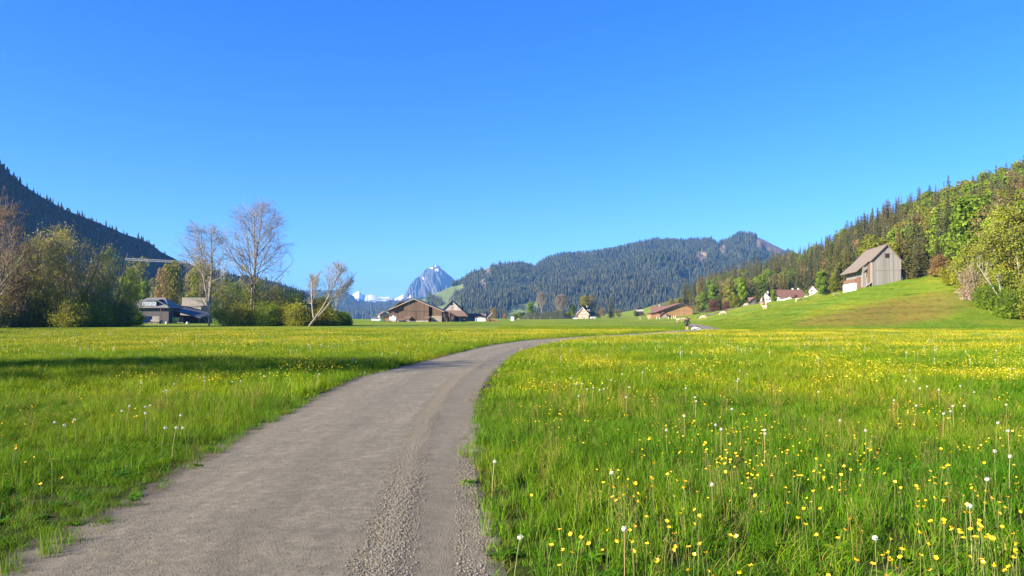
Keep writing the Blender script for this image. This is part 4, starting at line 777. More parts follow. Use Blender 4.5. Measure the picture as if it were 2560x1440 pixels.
    X, Y, s, w = X[keep], Y[keep], s[keep], w[keep]; Z = .004 + .035 * (1 - (2 * np.clip(w, 0, 1) - 1) ** 2) + .005; n = len(X); coll = protos('stones', st)
    scatter('loose_gravel', coll, np.stack([X, Y, Z], -1), r.rand(n, 3) * np.array([.6, .6, 6.28]), np.repeat(s[:, None], 3, 1), r.randint(0, 5, n), 'loose grey gravel in a strip along the right side of the path', 'gravel')
# ------------------------------------------------------------------ the trees one can tell apart
def hero(name, label, cat, px, Y, mesh_w, mesh_l=None, group=None, rz=0.0, lname='foliage', wname='branches', dz=-.1):
    b = base(px, Y); t = thing(name, label, cat, (b.x, b.y, b.z + dz), rz, group); link(wname, mesh_w, t)
    if mesh_l: link(lname, mesh_l, t)
    return t
def hpx(py, Y, px): return float(zpy(py, Y)) - base(px, Y).z
def shrub(seed, h, rx, mats, leafmat, nst=7, per=5, lsize=.26, spread=.35, twig=.022, r0=.11, rz=None, lv=2, up=.12, cz=.5, lean=(0, 0, 0), nch=(9, 6, 4), sp=.55):
    R = random.Random(seed); tr = []
    for i in range(nst):
        a = i / nst * 6.283 + R.random(); q = rx * .12 * R.random() * 2; tilt = sp * R.random() * rx / h * 2
        tr.append(((q * math.cos(a), q * math.sin(a), 0), (math.cos(a) * tilt, math.sin(a) * tilt, 1), h * (.72 + .26 * R.random())))
    for i in range(nst + 2):
        a = i * 2.4 + .5; tr.append(((rx * .25 * math.cos(a), rx * .25 * math.sin(a), 0), (math.cos(a) * 1.2, math.sin(a) * 1.2, 1), min(h * .42, rx * 1.1) * (.7 + .4 * R.random())))
    sg, tp = branching(seed, tr, lv, (lean[0] * h * .4, 0, h * cz * .8, rx, rx, h * (1 - cz * .8) * 1.02), twig, r0, .8, up, nch, (.44, .55, .5), .13, .02, lean)
    W = wood_mesh('branches', sg, mats); V, Fc, v = leaves_on(sg, max(1, lv - 1), per, lsize, spread, rs(seed + 5)); k = (V.reshape(-1, 4, 3)[:, 0, 2] > .15); V = V.reshape(-1, 4, 3)[k].reshape(-1, 3); Fc = np.arange(len(V)).reshape(-1, 4)
    return W, qmesh('foliage', V, Fc, [leafmat], {'v': ('FACE', v[k])})
def make_hero_trees():
    bk, tw = MAT['barkgrey'], MAT['twig']; PI2 = 6.283
    # tall bare ash with two stems, centre of the left group
    Y = 150; h = hpx(490, Y, 628); sg, _ = branching(3, [((0, 0, 0), (-.01, 0, 1), h * .96), ((.5, .3, 0), (.07, .02, 1), h * .84)], 3, (0.6, 0, h * .60, 8.2, 7.5, h * .405), .015, .25, .92, .08, (25, 9, 6), (.46, .42, .5), .09, .22)
    hero('bare_tree', 'tallest bare tree with a wide fan of fine twigs above the green bushes', 'tree', 628, Y, wood_mesh('branches', sg, [bk, MAT['twigpale']]))
    Y = 140; h = hpx(560, Y, 524); sg, _ = branching(8, [((0, 0, 0), (-.06, 0, 1), h * .5), ((-.3, 0, 4.5), (-.32, .1, 1), h * .72), ((-.3, 0, 4.7), (.02, .1, 1), h * .74), ((-.2, 0, 4), (.22, -.1, 1), h * .62)], 3, (-2.2, 0, h * .56, 7.4, 6.5, h * .5), .018, .18, .9, .08, (12, 8, 6), (.5, .5, .5), .10, .2)
    hero('bare_tree', 'slender bare tree left of the tallest one, its pale trunk rising from the grass', 'tree', 524, Y, wood_mesh('branches', sg, [MAT['barklight'], MAT['twigpale']]))
    Y = 138; h = hpx(655, Y, 772); sg, _ = branching(15, [((0, 0, 0), (.72, 0, 1), h * 1.2), ((.3, .2, .4), (.85, .1, 1), h * 1.1), ((.9, 0, 1.6), (-.2, .1, 1), h * .68)], 3, (3.6, 0, h * .6, 5.0, 4, h * .47), .018, .15, .6, .07, (16, 9, 6), (.40, .5, .5), .08, .3, (.22, 0, .15))
    hero('leaning_tree', 'bare tree leaning far to the right at the right end of the bushes', 'tree', 772, Y, wood_mesh('branches', sg, [MAT['barklight'], MAT['twigpale']]))
    W, L = shrub(21, hpx(555, 130, 150), 8.0, [MAT['bark'], MAT['twig']], MAT['olive'], 6, 2.6, .25, .6, .03, .2, lv=3, cz=.5, nch=(11, 6, 5), sp=.8)
    hero('leafing_tree', 'large spreading tree with first yellow green leaves at the left, the biggest of its row', 'tree', 150, 130, W, L)
    W, L = shrub(27, hpx(598, 134, 262), 5.6, [MAT['bark'], MAT['twig']], MAT['fresh'], 5, 2.6, .24, .6, .03, .15, lv=3, cz=.5, nch=(8, 6, 5), sp=.9)
    hero('leafing_tree', 'rounded tree with dark green leaves at the right flank of the biggest leafing tree', 'tree', 258, 134, W, L)
    W, L = shrub(22, hpx(455, 120, -30), 6.5, [MAT['bark'], MAT['twigred']], MAT['budding'], 3, 1.2, .17, .4, .028, .28, lv=3, cz=.55, nch=(13, 7, 5), sp=.35)
    hero('budding_tree', 'tall brown budding tree cut off by the left edge of the photo', 'tree', -25, 120, W, L)
    W, L = shrub(23, hpx(655, 126, 48), 4.6, [MAT['twigred'], MAT['twigred']], MAT['budding'], 9, 5.5, .22, .4, .024, .08, lv=2, cz=.45, nch=(10, 7, 4))
    hero('shrub', 'reddish brown shrub low at the far left in front of the tall budding tree', 'shrub', 52, 126, W, L)
    W, L = shrub(24, hpx(690, 146, 322), 2.6, [MAT['bark'], MAT['twig']], MAT['fresh'], 7, 8, .25, .4, .024, .09, lv=2, cz=.45)
    hero('shrub', 'dark green shrub just left of the grey roofed house', 'shrub', 322, 146, W, L)
    for (px, top, Y, rx, mt, sd, tw_, lab) in [
        (572, 690, 146, 3.6, 'fresh', 31, 'twig', 'green leafy bush left of the tallest bare tree trunk'), (630, 684, 152, 3.6, 'fresh', 32, 'twig', 'tall green bush around the foot of the tallest bare tree'),
        (683, 704, 147, 3.6, 'olive', 33, 'twig', 'brownish green bush right of the tallest bare tree'), (732, 716, 152, 3.6, 'fresh', 34, 'twig', 'light green bush between the tallest bare tree and the leaning one'),
        (805, 735, 153, 3.4, 'olive', 35, 'twig', 'olive bush behind the leaning bare tree'), (745, 762, 140, 2.4, 'olive', 36, 'twig', 'low yellowish bush left of the leaning trunk')]:
        W, L = shrub(sd, hpx(top, Y, px), rx, [MAT['bark'], MAT[tw_]], MAT[mt], 7, 3.6, .25, .6, .024, .09, lv=2, cz=.46)
        hero('shrub', lab, 'shrub', px, Y, W, L)
    W, L = shrub(37, hpx(783, 150, 856), 2.1, [MAT['bark'], MAT['twig']], MAT['fresh'], 8, 11, .24, .35, .02, .06, lv=2, cz=.42)
    hero('shrub', 'small round bright green bush at the right end of the row', 'shrub', 856, 150, W, L)
    sg, _ = branching(44, [((0, 0, 0), (.22, 0, 1), 5.6)], 2, None, .02, .10, .6, .1, (5, 4), (.3, .5), .06, .6)
    hero('young_tree', 'thin pale leaning trunk beside the small round bush', 'tree', 832, 146, wood_mesh('branches', sg, [MAT['white_bark'], MAT['twigpale']]))
    sg, _ = branching(45, [((0, 0, 0), (.02, 0, 1), 2.9), ((.3, 0, 0), (.5, 0, 1), 2.3), ((-.2, 0, 0), (-.55, 0, 1), 2.4), ((0, .3, 0), (-.1, .2, 1), 2.6)], 2, None, .024, .05, .5, .2, (8, 5), (.5, .5), .1, .1)
    hero('bare_shrub', 'bare reddish shrub in front of the right end of the brown barn', 'shrub', 1124, 190, wood_mesh('branches', sg, [MAT['twigred'], MAT['twigred']]))
    for (px, Y, w, h, mt, sd, lab) in [(30, 122, 2.8, 3.6, 'budding', 111, 'low brown undergrowth at the far left of the tree row'), (108, 126, 3.0, 4.2, 'olive', 112, 'low olive undergrowth under the left side of the biggest leafing tree'), (178, 124, 3.2, 4.6, 'olive', 113, 'low yellow green undergrowth under the middle of the biggest leafing tree'), (240, 128, 3.0, 4.2, 'fresh', 114, 'low green undergrowth right under the biggest leafing tree'), (300, 138, 2.6, 3.6, 'fresh', 115, 'low green undergrowth near the grey roofed house'), (600, 141, 2.8, 4.0, 'olive', 116, 'low undergrowth left of the foot of the tallest bare tree'), (668, 141, 3.0, 4.0, 'fresh', 117, 'low undergrowth right of the foot of the tallest bare tree'), (722, 143, 2.8, 3.8, 'olive', 118, 'low olive undergrowth left of the low yellowish bush'), (815, 145, 2.4, 3.6, 'olive', 119, 'low undergrowth under the leaning bare tree')]:
        W, L = shrub(sd, h, w, [MAT['bark'], MAT['twig']], MAT[mt], 7, 3.0, .24, .6, .022, .06, lv=2, cz=.4); hero('shrub', lab, 'shrub', px, Y, W, L)
    # trees standing outside the picture on the left whose shade crosses the meadow
    W, L = shrub(51, 15.5, 4.2, [MAT['bark'], MAT['twig']], MAT['olive'], 3, 3, .3, .5, .03, .2, lv=3, cz=.55, nch=(9, 6, 5))
    for (x, y, s, rz, lab) in [(-37.5, 10.2, 1.18, 0, 'tree out in the left meadow whose shade crosses the path'), (-36, 15.0, .92, 2, 'small tree behind the one whose shade crosses the path'), (-56, 36, .55, 1, 'small tree beyond the left edge, nearest the flowers'), (-74, 66, .9, 3, 'middle tree beyond the left edge of the meadow'), (-82, 88, 1.0, 4, 'farthest tree beyond the left edge of the meadow')]:
        t = thing('field_tree', lab, 'tree', (x, y, -.1), rz); t.scale = (s, s, s); link('branches', W, t); link('foliage', L, t)
    # right edge: big willow, blossom tree, pale trunk, bushes
    W, L = shrub(61, hpx(508, 132, 2520), 6.2, [MAT['barklight'], MAT['twig']], MAT['willow'], 5, 9.5, .34, .55, .03, .22, lv=3, cz=.5, nch=(11, 7, 5), sp=.7)
    hero('leafy_tree', 'large yellow green tree at the right edge, taller than the old barn', 'tree', 2535, 132, W, L)
    W, L = shrub(62, hpx(600, 146, 2440), 4.6, [MAT['bark'], MAT['twig']], MAT['willow'], 6, 8, .32, .5, .03, .15, lv=3, cz=.5, nch=(9, 6, 5), sp=.8)
    hero('leafy_tree', 'yellow green tree behind the white blossoming one', 'tree', 2450, 146, W, L)
    W, L = shrub(63, hpx(648, 134, 2437), 2.6, [MAT['barklight'], MAT['twigpale']], MAT['blossom'], 5, 5, .19, .35, .022, .09, lv=2, cz=.55, nch=(11, 6, 4), sp=.6)
    hero('blossom_tree', 'small tree with pale pink blossom at the right of the grassy slope', 'tree', 2436, 134, W, L)
    sg, _ = branching(64, [((0, 0, 0), (-.55, 0, 1), 9.5), ((-1.0, 0, 1.8), (-.12, 0, 1), 4.5)], 2, None, .025, .17, .7, .05, (7, 5), (.28, .5), .05, .5)
    hero('leaning_tree', 'pale bare trunk leaning left in front of the yellow green tree', 'tree', 2522, 125, wood_mesh('branches', sg, [MAT['white_bark'], MAT['twigpale']]))
    for (px, top, Y, rx, mt, sd, lab) in [(2395, 655, 152, 3.2, 'olive', 71, 'olive bush at the top of the grassy slope, left of the blossoming tree'), (2478, 715, 127, 2.8, 'fresh', 72, 'dark green bush under the leaning pale trunk'), (2530, 725, 119, 3.0, 'fresh', 73, 'low green bush at the foot of the big right tree'), (2590, 690, 117, 3.4, 'willow', 74, 'yellow green bush cut off by the right edge'), (2360, 640, 168, 3.4, 'budding', 75, 'brown bush at the forest corner right of the old barn'), (2425, 700, 142, 2.2, 'olive', 76, 'small olive bush behind the blossoming tree')]:
        W, L = shrub(sd, hpx(top, Y, px), rx, [MAT['bark'], MAT['twig']], MAT[mt], 8, 9, .26, .42, .024, .09, lv=2, cz=.46); hero('shrub', lab, 'shrub', px, Y, W, L)
    # trees around the farms
    sg, _ = branching(81, [((0, 0, 0), (0, 0, 1), 24)], 3, (0, 0, 14.5, 5.4, 5.4, 10.5), .055, .42, .75, .2, (20, 9, 7), (.45, .5, .5), .07, .25); tallb = wood_mesh('branches', sg, [bk, MAT['twigpale']])
    sg, _ = branching(82, [((0, 0, 0), (.05, 0, 1), 20), ((0, 0, 1), (-.12, 0, 1), 18)], 3, (0, 0, 12.5, 8.2, 8.2, 8.6), .055, .45, .8, .16, (18, 9, 7), (.5, .5, .5), .07, .2); roundb = wood_mesh('branches', sg, [bk, MAT['twigpale']])
    def put(px, Y, top, proto, h0, name, lab, cat, sx=1.0, rz=0):
        b = base(px, Y); s = (float(zpy(top, Y)) - b.z) / h0; t = thing(name, lab, cat, (b.x, b.y, b.z - .2), rz); t.scale = (s * sx, s * sx, s)
        if isinstance(proto, tuple): link('crown', proto[0], t); link('trunk', proto[1], t)
        else: link('branches', proto, t)
    C, B, U = Pm['con'], Pm['broad'], Pm['bud']
    put(1354, 560, 729, tallb, 24.5, 'bare_tree', 'tall narrow bare tree left of the chalet, behind the dark bank', 'tree', 1.0)
    put(1404, 560, 734, roundb, 21, 'bare_tree', 'wide round bare tree between the narrow one and the chalet', 'tree', 1.0, 1)
    put(1326, 545, 755, B[1], 16, 'broadleaf_tree', 'olive green tree left of the tall narrow bare tree', 'tree', .9)
    put(1432, 560, 760, B[0], 16, 'broadleaf_tree', 'small bright green tree between the round bare tree and the chalet', 'tree', .8, 2)
    put(1462, 570, 738, B[2], 16, 'broadleaf_tree', 'green tree rising behind the chalet roof', 'tree', .8, 3)
    put(1480, 575, 733, U[0], 16, 'budding_tree', 'tall pale budding tree behind the right side of the chalet', 'tree', .7, 1)
    put(1496, 570, 745, C[1], 22, 'spruce_tree', 'brownish spruce right behind the chalet', 'spruce', 1.1, 1)
    put(1528, 560, 735, C[0], 22, 'spruce_tree', 'large lone spruce right of the chalet', 'spruce', 1.35, 2)
    put(1506, 555, 768, U[2], 16, 'budding_tree', 'low pale budding tree between the chalet and the lone spruce', 'tree', 1.1, 4)
    put(1546, 560, 772, U[1], 16, 'budding_tree', 'low brown budding tree right of the lone spruce', 'tree', 1.3, 5)
    put(1588, 600, 776, B[3], 16, 'broadleaf_tree', 'small grey green tree left of the orange timber barn', 'tree', 1.5, 5)
    put(1610, 560, 782, B[3], 16, 'broadleaf_tree', 'dark little tree touching the left end of the orange timber barn', 'tree', .9, 2)
    put(1287, 330, 783, B[2], 16, 'broadleaf_tree', 'low olive tree beside the small white box shed', 'tree', 1.5, 2)
    put(1236, 420, 768, U[1], 16, 'budding_tree', 'bare pale tree behind the wood pile and conveyor', 'tree', 1.2, 2)
    put(1262, 380, 782, U[2], 16, 'budding_tree', 'low yellowish tree between the wood pile and the white box shed', 'tree', 1.6, 3)
    put(985, 420, 784, U[0], 16, 'budding_tree', 'small brown tree behind the white car', 'tree', 1.3, 3)
    for i, (px, top, sx, k, lab) in enumerate([(1300, 779, 2.2, 4, 'first'), (1330, 776, 2.0, 1, 'second'), (1345, 780, 2.4, 4, 'third'), (1370, 779, 2.2, 0, 'fourth'), (1398, 776, 2.2, 2, 'fifth'), (1420, 779, 2.2, 1, 'last')]):
        put(px, 540, top, B[k], 16, 'shrub', lab + ' bush from the left in the hedge on the dark bank left of the chalet', 'shrub', sx, i)
    xs = np.linspace(0, 1, 60); g = []; Fq = []   # overgrown bank, its shade put into a near-black base colour
    for i, q in enumerate(xs):
        x = (1296 + 140 * q - 1280) / F * 505; e = min(1, 6 * q, 5 * (1 - q)); n = float(vnoise(q * 22, 0 * q, 5)); z0 = H(x, 505) - .5
        for (yy, zz) in ((500, 0), (503 + n, 1.8 * e + n * .5), (506, (3.6 + n) * e), (509, (4.6 + n) * e), (520, 4.2 * e), (530, 0)): g.append((x, yy, z0 + zz))
    for i in range(59):
        for k in range(5): a = i * 6 + k; Fq.append((a, a + 6, a + 7, a + 1))
    m, nt, bb, out = newmat('dark_bank'); n = noise(nt, objvec(nt), .6, 5, .7); nt.links.new(mixc(nt, n, (.012, .018, .008), (.04, .05, .015)), bb.inputs['Base Color']); bb.inputs['Roughness'].default_value = 1; bump(nt, bb, n, 1, .6)
    tag(link('overgrown_bank', qmesh('overgrown_bank', g, Fq, [m], smooth=True)), 'long low overgrown bank left of the chalet under the hedge, its shade painted dark', 'bank')
    b = base(1855, 300); put(1856, 330, 690, B[3], 16, 'broadleaf_tree', 'tall bright green tree on the crest above the cows, left of the white houses', 'tree', .85, 1)
    put(1840, 320, 735, B[4], 16, 'broadleaf_tree', 'lower bright green tree leaning against the tall one on the crest', 'tree', 1.3, 4)
    put(1894, 318, 697, C[4], 22, 'spruce_tree', 'dark spruce in front of the left white house', 'spruce', 1.5, 1)
    put(1909, 312, 728, C[2], 22, 'spruce_tree', 'low dense spruce partly hiding the left white house', 'spruce', 1.7, 3)
    put(1935, 345, 722, B[1], 16, 'broadleaf_tree', 'small green tree between the left white house and the long brown roof', 'tree', 1.1, 1)
    put(2018, 340, 722, B[4], 16, 'broadleaf_tree', 'yellow green tree in front of the white gable at the right', 'tree', 1.2, 2)
    put(2055, 300, 672, B[3], 16, 'broadleaf_tree', 'broad green tree right of the white gable', 'tree', .9, 5)
    put(2085, 270, 690, B[2], 16, 'broadleaf_tree', 'rounded green tree between the white gable and the old barn', 'tree', .9, 1)
    m2 = lm('reddish_crown', *broad_crown(251, 8, 4.2, .4, 3800, .42, 14), MAT['maroon']); tk = trunk_mesh('reddish_trunk', 6, .2, MAT['bark'], 3, 5, 3)
    for (px, top, Y, sx, lab) in [(1785, 746, 345, 1.0, 'reddish brown round bush left of the pair beside the road'), (1815, 752, 340, 1.0, 'reddish brown bush right of its twin beside the road'), (1990, 735, 338, .8, 'reddish bare tree in front of the long brown roof')]:
        b = base(px, Y); s = (float(zpy(top, Y)) - b.z) / 8; t = thing('red_bush', lab, 'bush', (b.x, b.y, b.z - .3), px * .1); t.scale = (s * sx, s * sx, s); link('crown', m2, t); link('trunk', tk, t)
    # lit strip of budding trees behind the left houses
    R = random.Random(6)
    for i, (px, top, k) in enumerate([(322, 668, 'b'), (360, 700, 'b'), (345, 640, 'u'), (385, 690, 'u'), (405, 665, 'u'), (430, 655, 'b'), (452, 690, 'u'), (478, 668, 'u'), (500, 650, 'b'), (530, 690, 'u'), (560, 700, 'u'), (412, 712, 'b'), (395, 718, 'u'), (20, 620, 'u'), (60, 640, 'b'), (110, 660, 'u'), (-40, 640, 'u')]):
        Y = 300 + 14 * (i % 4); b = base(px, Y); pr = (B if k == 'b' else U)[i % 3]; s = (float(zpy(top, Y)) - b.z) / 16; ty = 'green' if k == 'b' else 'brown budding'
        t = thing('broadleaf_tree' if k == 'b' else 'budding_tree', ty + ' tree in the lit strip of wood behind the grey roofed house', 'tree', (b.x, b.y, b.z - .3), R.random() * 6, ty + ' trees behind the left houses'); t.scale = (s * .62, s * .62, s); link('crown', pr[0], t); link('trunk', pr[1], t)
# ------------------------------------------------------------------ buildings
class Geo:
    def __init__(s): s.V = []; s.F = []
    def poly(s, pts): o = len(s.V); s.V += [tuple(p) for p in pts]; s.F.append(tuple(range(o, o + len(pts)))); return s
    def box(s, x0, x1, y0, y1, z0, z1):
        o = len(s.V); s.V += [(x, y, z) for z in (z0, z1) for x, y in ((x0, y0), (x1, y0), (x1, y1), (x0, y1))]
        s.F += [(o, o + 3, o + 2, o + 1), (o + 4, o + 5, o + 6, o + 7)] + [(o + i, o + (i + 1) % 4, o + 4 + (i + 1) % 4, o + 4 + i) for i in range(4)]; return s
    def prism(s, prof, y0, y1):
        """prof: closed outline in x,z, swept along y"""
        n = len(prof); o = len(s.V); s.V += [(x, y0, z) for x, z in prof] + [(x, y1, z) for x, z in prof]
        s.F += [tuple(range(o, o + n)), tuple(range(o + 2 * n - 1, o + n - 1, -1))] + [(o + (i + 1) % n, o + i, o + n + i, o + n + (i + 1) % n) for i in range(n)]; return s
    def prismx(s, prof, x0, x1):
        """prof: outline in y,z, swept along x"""
        n = len(prof); o = len(s.V); s.V += [(x0, y, z) for y, z in prof] + [(x1, y, z) for y, z in prof]
        s.F += [tuple(range(o, o + n)), tuple(range(o + 2 * n - 1, o + n - 1, -1))] + [(o + (i + 1) % n, o + i, o + n + i, o + n + (i + 1) % n) for i in range(n)]; return s
    def slab(s, pts, th=.18):
        """a roof plane: top polygon, thickened downwards"""
        n = len(pts); o = len(s.V); s.V += [tuple(p) for p in pts] + [(p[0], p[1], p[2] - th) for p in pts]
        s.F += [tuple(range(o, o + n)), tuple(range(o + 2 * n - 1, o + n - 1, -1))] + [(o + i, o + n + i, o + n + (i + 1) % n, o + (i + 1) % n) for i in range(n)]; return s
    def bar(s, p, q, r=.05, sides=4):
        V, Fc = tubes([(p, q, r, r)], sides); o = len(s.V); s.V += [tuple(v) for v in V]; s.F += [tuple(int(k) + o for k in f) for f in Fc]; return s
    def mk(s, name, mat, parent, label=None, smooth=False, loc=None, rot=None):
        me = bpy.data.meshes.new(name); me.from_pydata(s.V, [], s.F); me.materials.append(mat); me.update()
        import bmesh as bm_; b = bm_.new(); b.from_mesh(me); bm_.ops.recalc_face_normals(b, faces=b.faces); b.to_mesh(me); b.free()
        if smooth: me.polygons.foreach_set('use_smooth', np.ones(len(me.polygons), bool))
        o = link(name, me, parent, loc, rot)
        if label: o['label'] = label
        return o
def window(parent, x0, x1, z0, z1, y, fr, gl, face='y', t=.06, out=-1):
    w = Geo(); g = Geo(); m = (x0 + x1) / 2
    if face == 'y':
        a, b = (y - t, y + .01) if out < 0 else (y - .01, y + t)
        for q in ((x0, x1, a, b, z0, z0 + .1), (x0, x1, a, b, z1 - .1, z1), (x0, x0 + .1, a, b, z0 + .1, z1 - .1), (x1 - .1, x1, a, b, z0 + .1, z1 - .1), (m - .04, m + .04, a, b, z0 + .1, z1 - .1)): w.box(*q)
        c = y - .015 if out < 0 else y + .015; g.box(x0 + .09, x1 - .09, min(c, y), max(c, y) + .001, z0 + .09, z1 - .09)
    else:
        a, b = (y - t, y + .01) if out < 0 else (y - .01, y + t)
        for q in ((a, b, x0, x1, z0, z0 + .1), (a, b, x0, x1, z1 - .1, z1), (a, b, x0, x0 + .1, z0 + .1, z1 - .1), (a, b, x1 - .1, x1, z0 + .1, z1 - .1), (a, b, m - .04, m + .04, z0 + .1, z1 - .1)): w.box(*q)
        c = y - .015 if out < 0 else y + .015; g.box(min(c, y), max(c, y) + .001, x0 + .09, x1 - .09, z0 + .09, z1 - .09)
    f = w.mk('window', fr, parent); g.mk('pane', gl, f); return f
def build_mats():
    MAT['oldwood'] = M_boards('weathered_boards', (0.17, 0.165, 0.16), (0.29, 0.285, 0.28), .30, .06, stain=(.25, .2, .15)); MAT['brownwood'] = M_boards('brown_boards', (0.125, 0.075, 0.048), (0.20, 0.125, 0.08), .45, .06, stain=(.07, .045, .03))
    MAT['rustwood'] = M_boards('rusty_boards', (0.13, 0.055, 0.03), (0.22, 0.10, 0.055), .25, .07); MAT['orangewood'] = M_boards('new_boards', (0.29, 0.165, 0.065), (0.37, 0.22, 0.09), 1.0, .04, stain=(.35, .2, .1)); MAT['palewood'] = M_boards('pale_boards', (0.30, 0.24, 0.17), (0.42, 0.35, 0.25), .3, .05, horizontal=True)
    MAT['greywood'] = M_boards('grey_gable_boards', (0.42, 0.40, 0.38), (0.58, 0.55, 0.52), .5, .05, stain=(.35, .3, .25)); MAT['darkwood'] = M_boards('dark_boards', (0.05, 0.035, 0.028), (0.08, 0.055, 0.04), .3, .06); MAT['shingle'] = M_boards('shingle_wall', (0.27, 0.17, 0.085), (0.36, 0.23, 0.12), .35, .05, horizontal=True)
    MAT['tile_grey'] = M_tiles('old_tiles', (0.15, 0.12, 0.09), (0.23, 0.185, 0.14)); MAT['tile_brown'] = M_tiles('brown_tiles', (0.13, 0.085, 0.06), (0.21, 0.14, 0.10)); MAT['tile_red'] = M_tiles('red_brown_tiles', (0.15, 0.07, 0.055), (0.22, 0.11, 0.085)); MAT['tile_dark'] = M_tiles('dark_tiles', (0.055, 0.035, 0.03), (0.09, 0.06, 0.05))
    MAT['roof_grey'] = M_plain('grey_sheet_roof', (0.15, 0.145, 0.14), .6, .15, .6); MAT['slate'] = M_plain('slate_roof', (0.055, 0.06, 0.07), .6, .3, 2); MAT['white'] = M_plain('white_paint', (0.62, 0.61, 0.58), .7, .08, 1.2); MAT['white2'] = M_plain('limewash', (0.60, 0.58, 0.54), .9, .15, 2)
    MAT['dark'] = M_plain('dark_inside', (0.012, 0.010, 0.010), .9, .3); MAT['glass'] = M_plain('window_glass', (0.05, 0.07, 0.09), .08, .2, 1, bmp=0); MAT['beige'] = M_plain('beige_panel', (0.24, 0.21, 0.17), .8, .12, .8); MAT['greywall'] = M_plain('grey_render', (0.07, 0.065, 0.065), .9, .2, 1)
    MAT['concrete'] = M_plain('concrete', (0.34, 0.32, 0.29), .9, .25, 2); MAT['log'] = M_plain('cut_wood', (0.30, 0.17, 0.09), .9, .5, 5); MAT['green_tarp'] = M_plain('green_tarpaulin', (0.03, 0.13, 0.04), .6, .2, 2); MAT['metal'] = M_plain('galvanised_metal', (0.45, 0.45, 0.44), .45, .15, 3, metallic=.6)
    MAT['steel_white'] = M_plain('crane_steel', (0.62, 0.60, 0.56), .6, .1, 2); MAT['black'] = M_plain('black_cloth', (0.014, 0.014, 0.017), .85, .2, 8); MAT['rubber'] = M_plain('rubber', (0.02, 0.02, 0.02), .8, .2, 8); MAT['carwhite'] = M_plain('car_paint_white', (0.72, 0.73, 0.75), .25, .03, 1, bmp=0); MAT['blue'] = M_plain('blue_paint', (0.03, 0.07, 0.20), .5, .2, 2)
    MAT['limegreen'] = M_plain('lime_paint', (0.35, 0.50, 0.08), .5, .15, 2); MAT['yellowp'] = M_plain('yellow_paint', (0.62, 0.50, 0.15), .5, .15, 2); MAT['skin'] = M_plain('skin', (0.48, 0.27, 0.17), .6, .08, 10, bmp=0); MAT['hide'] = M_plain('pale_hide', (0.58, 0.42, 0.27), .85, .15, 2); MAT['hide2'] = M_plain('tan_hide', (0.42, 0.25, 0.13), .85, .2, 2); MAT['hair'] = M_plain('dark_hair', (0.02, 0.016, 0.013), .7, .2, 20)
def at_(px, Y, dz=0.0): b = base(px, Y); return (b.x, b.y, b.z + dz)
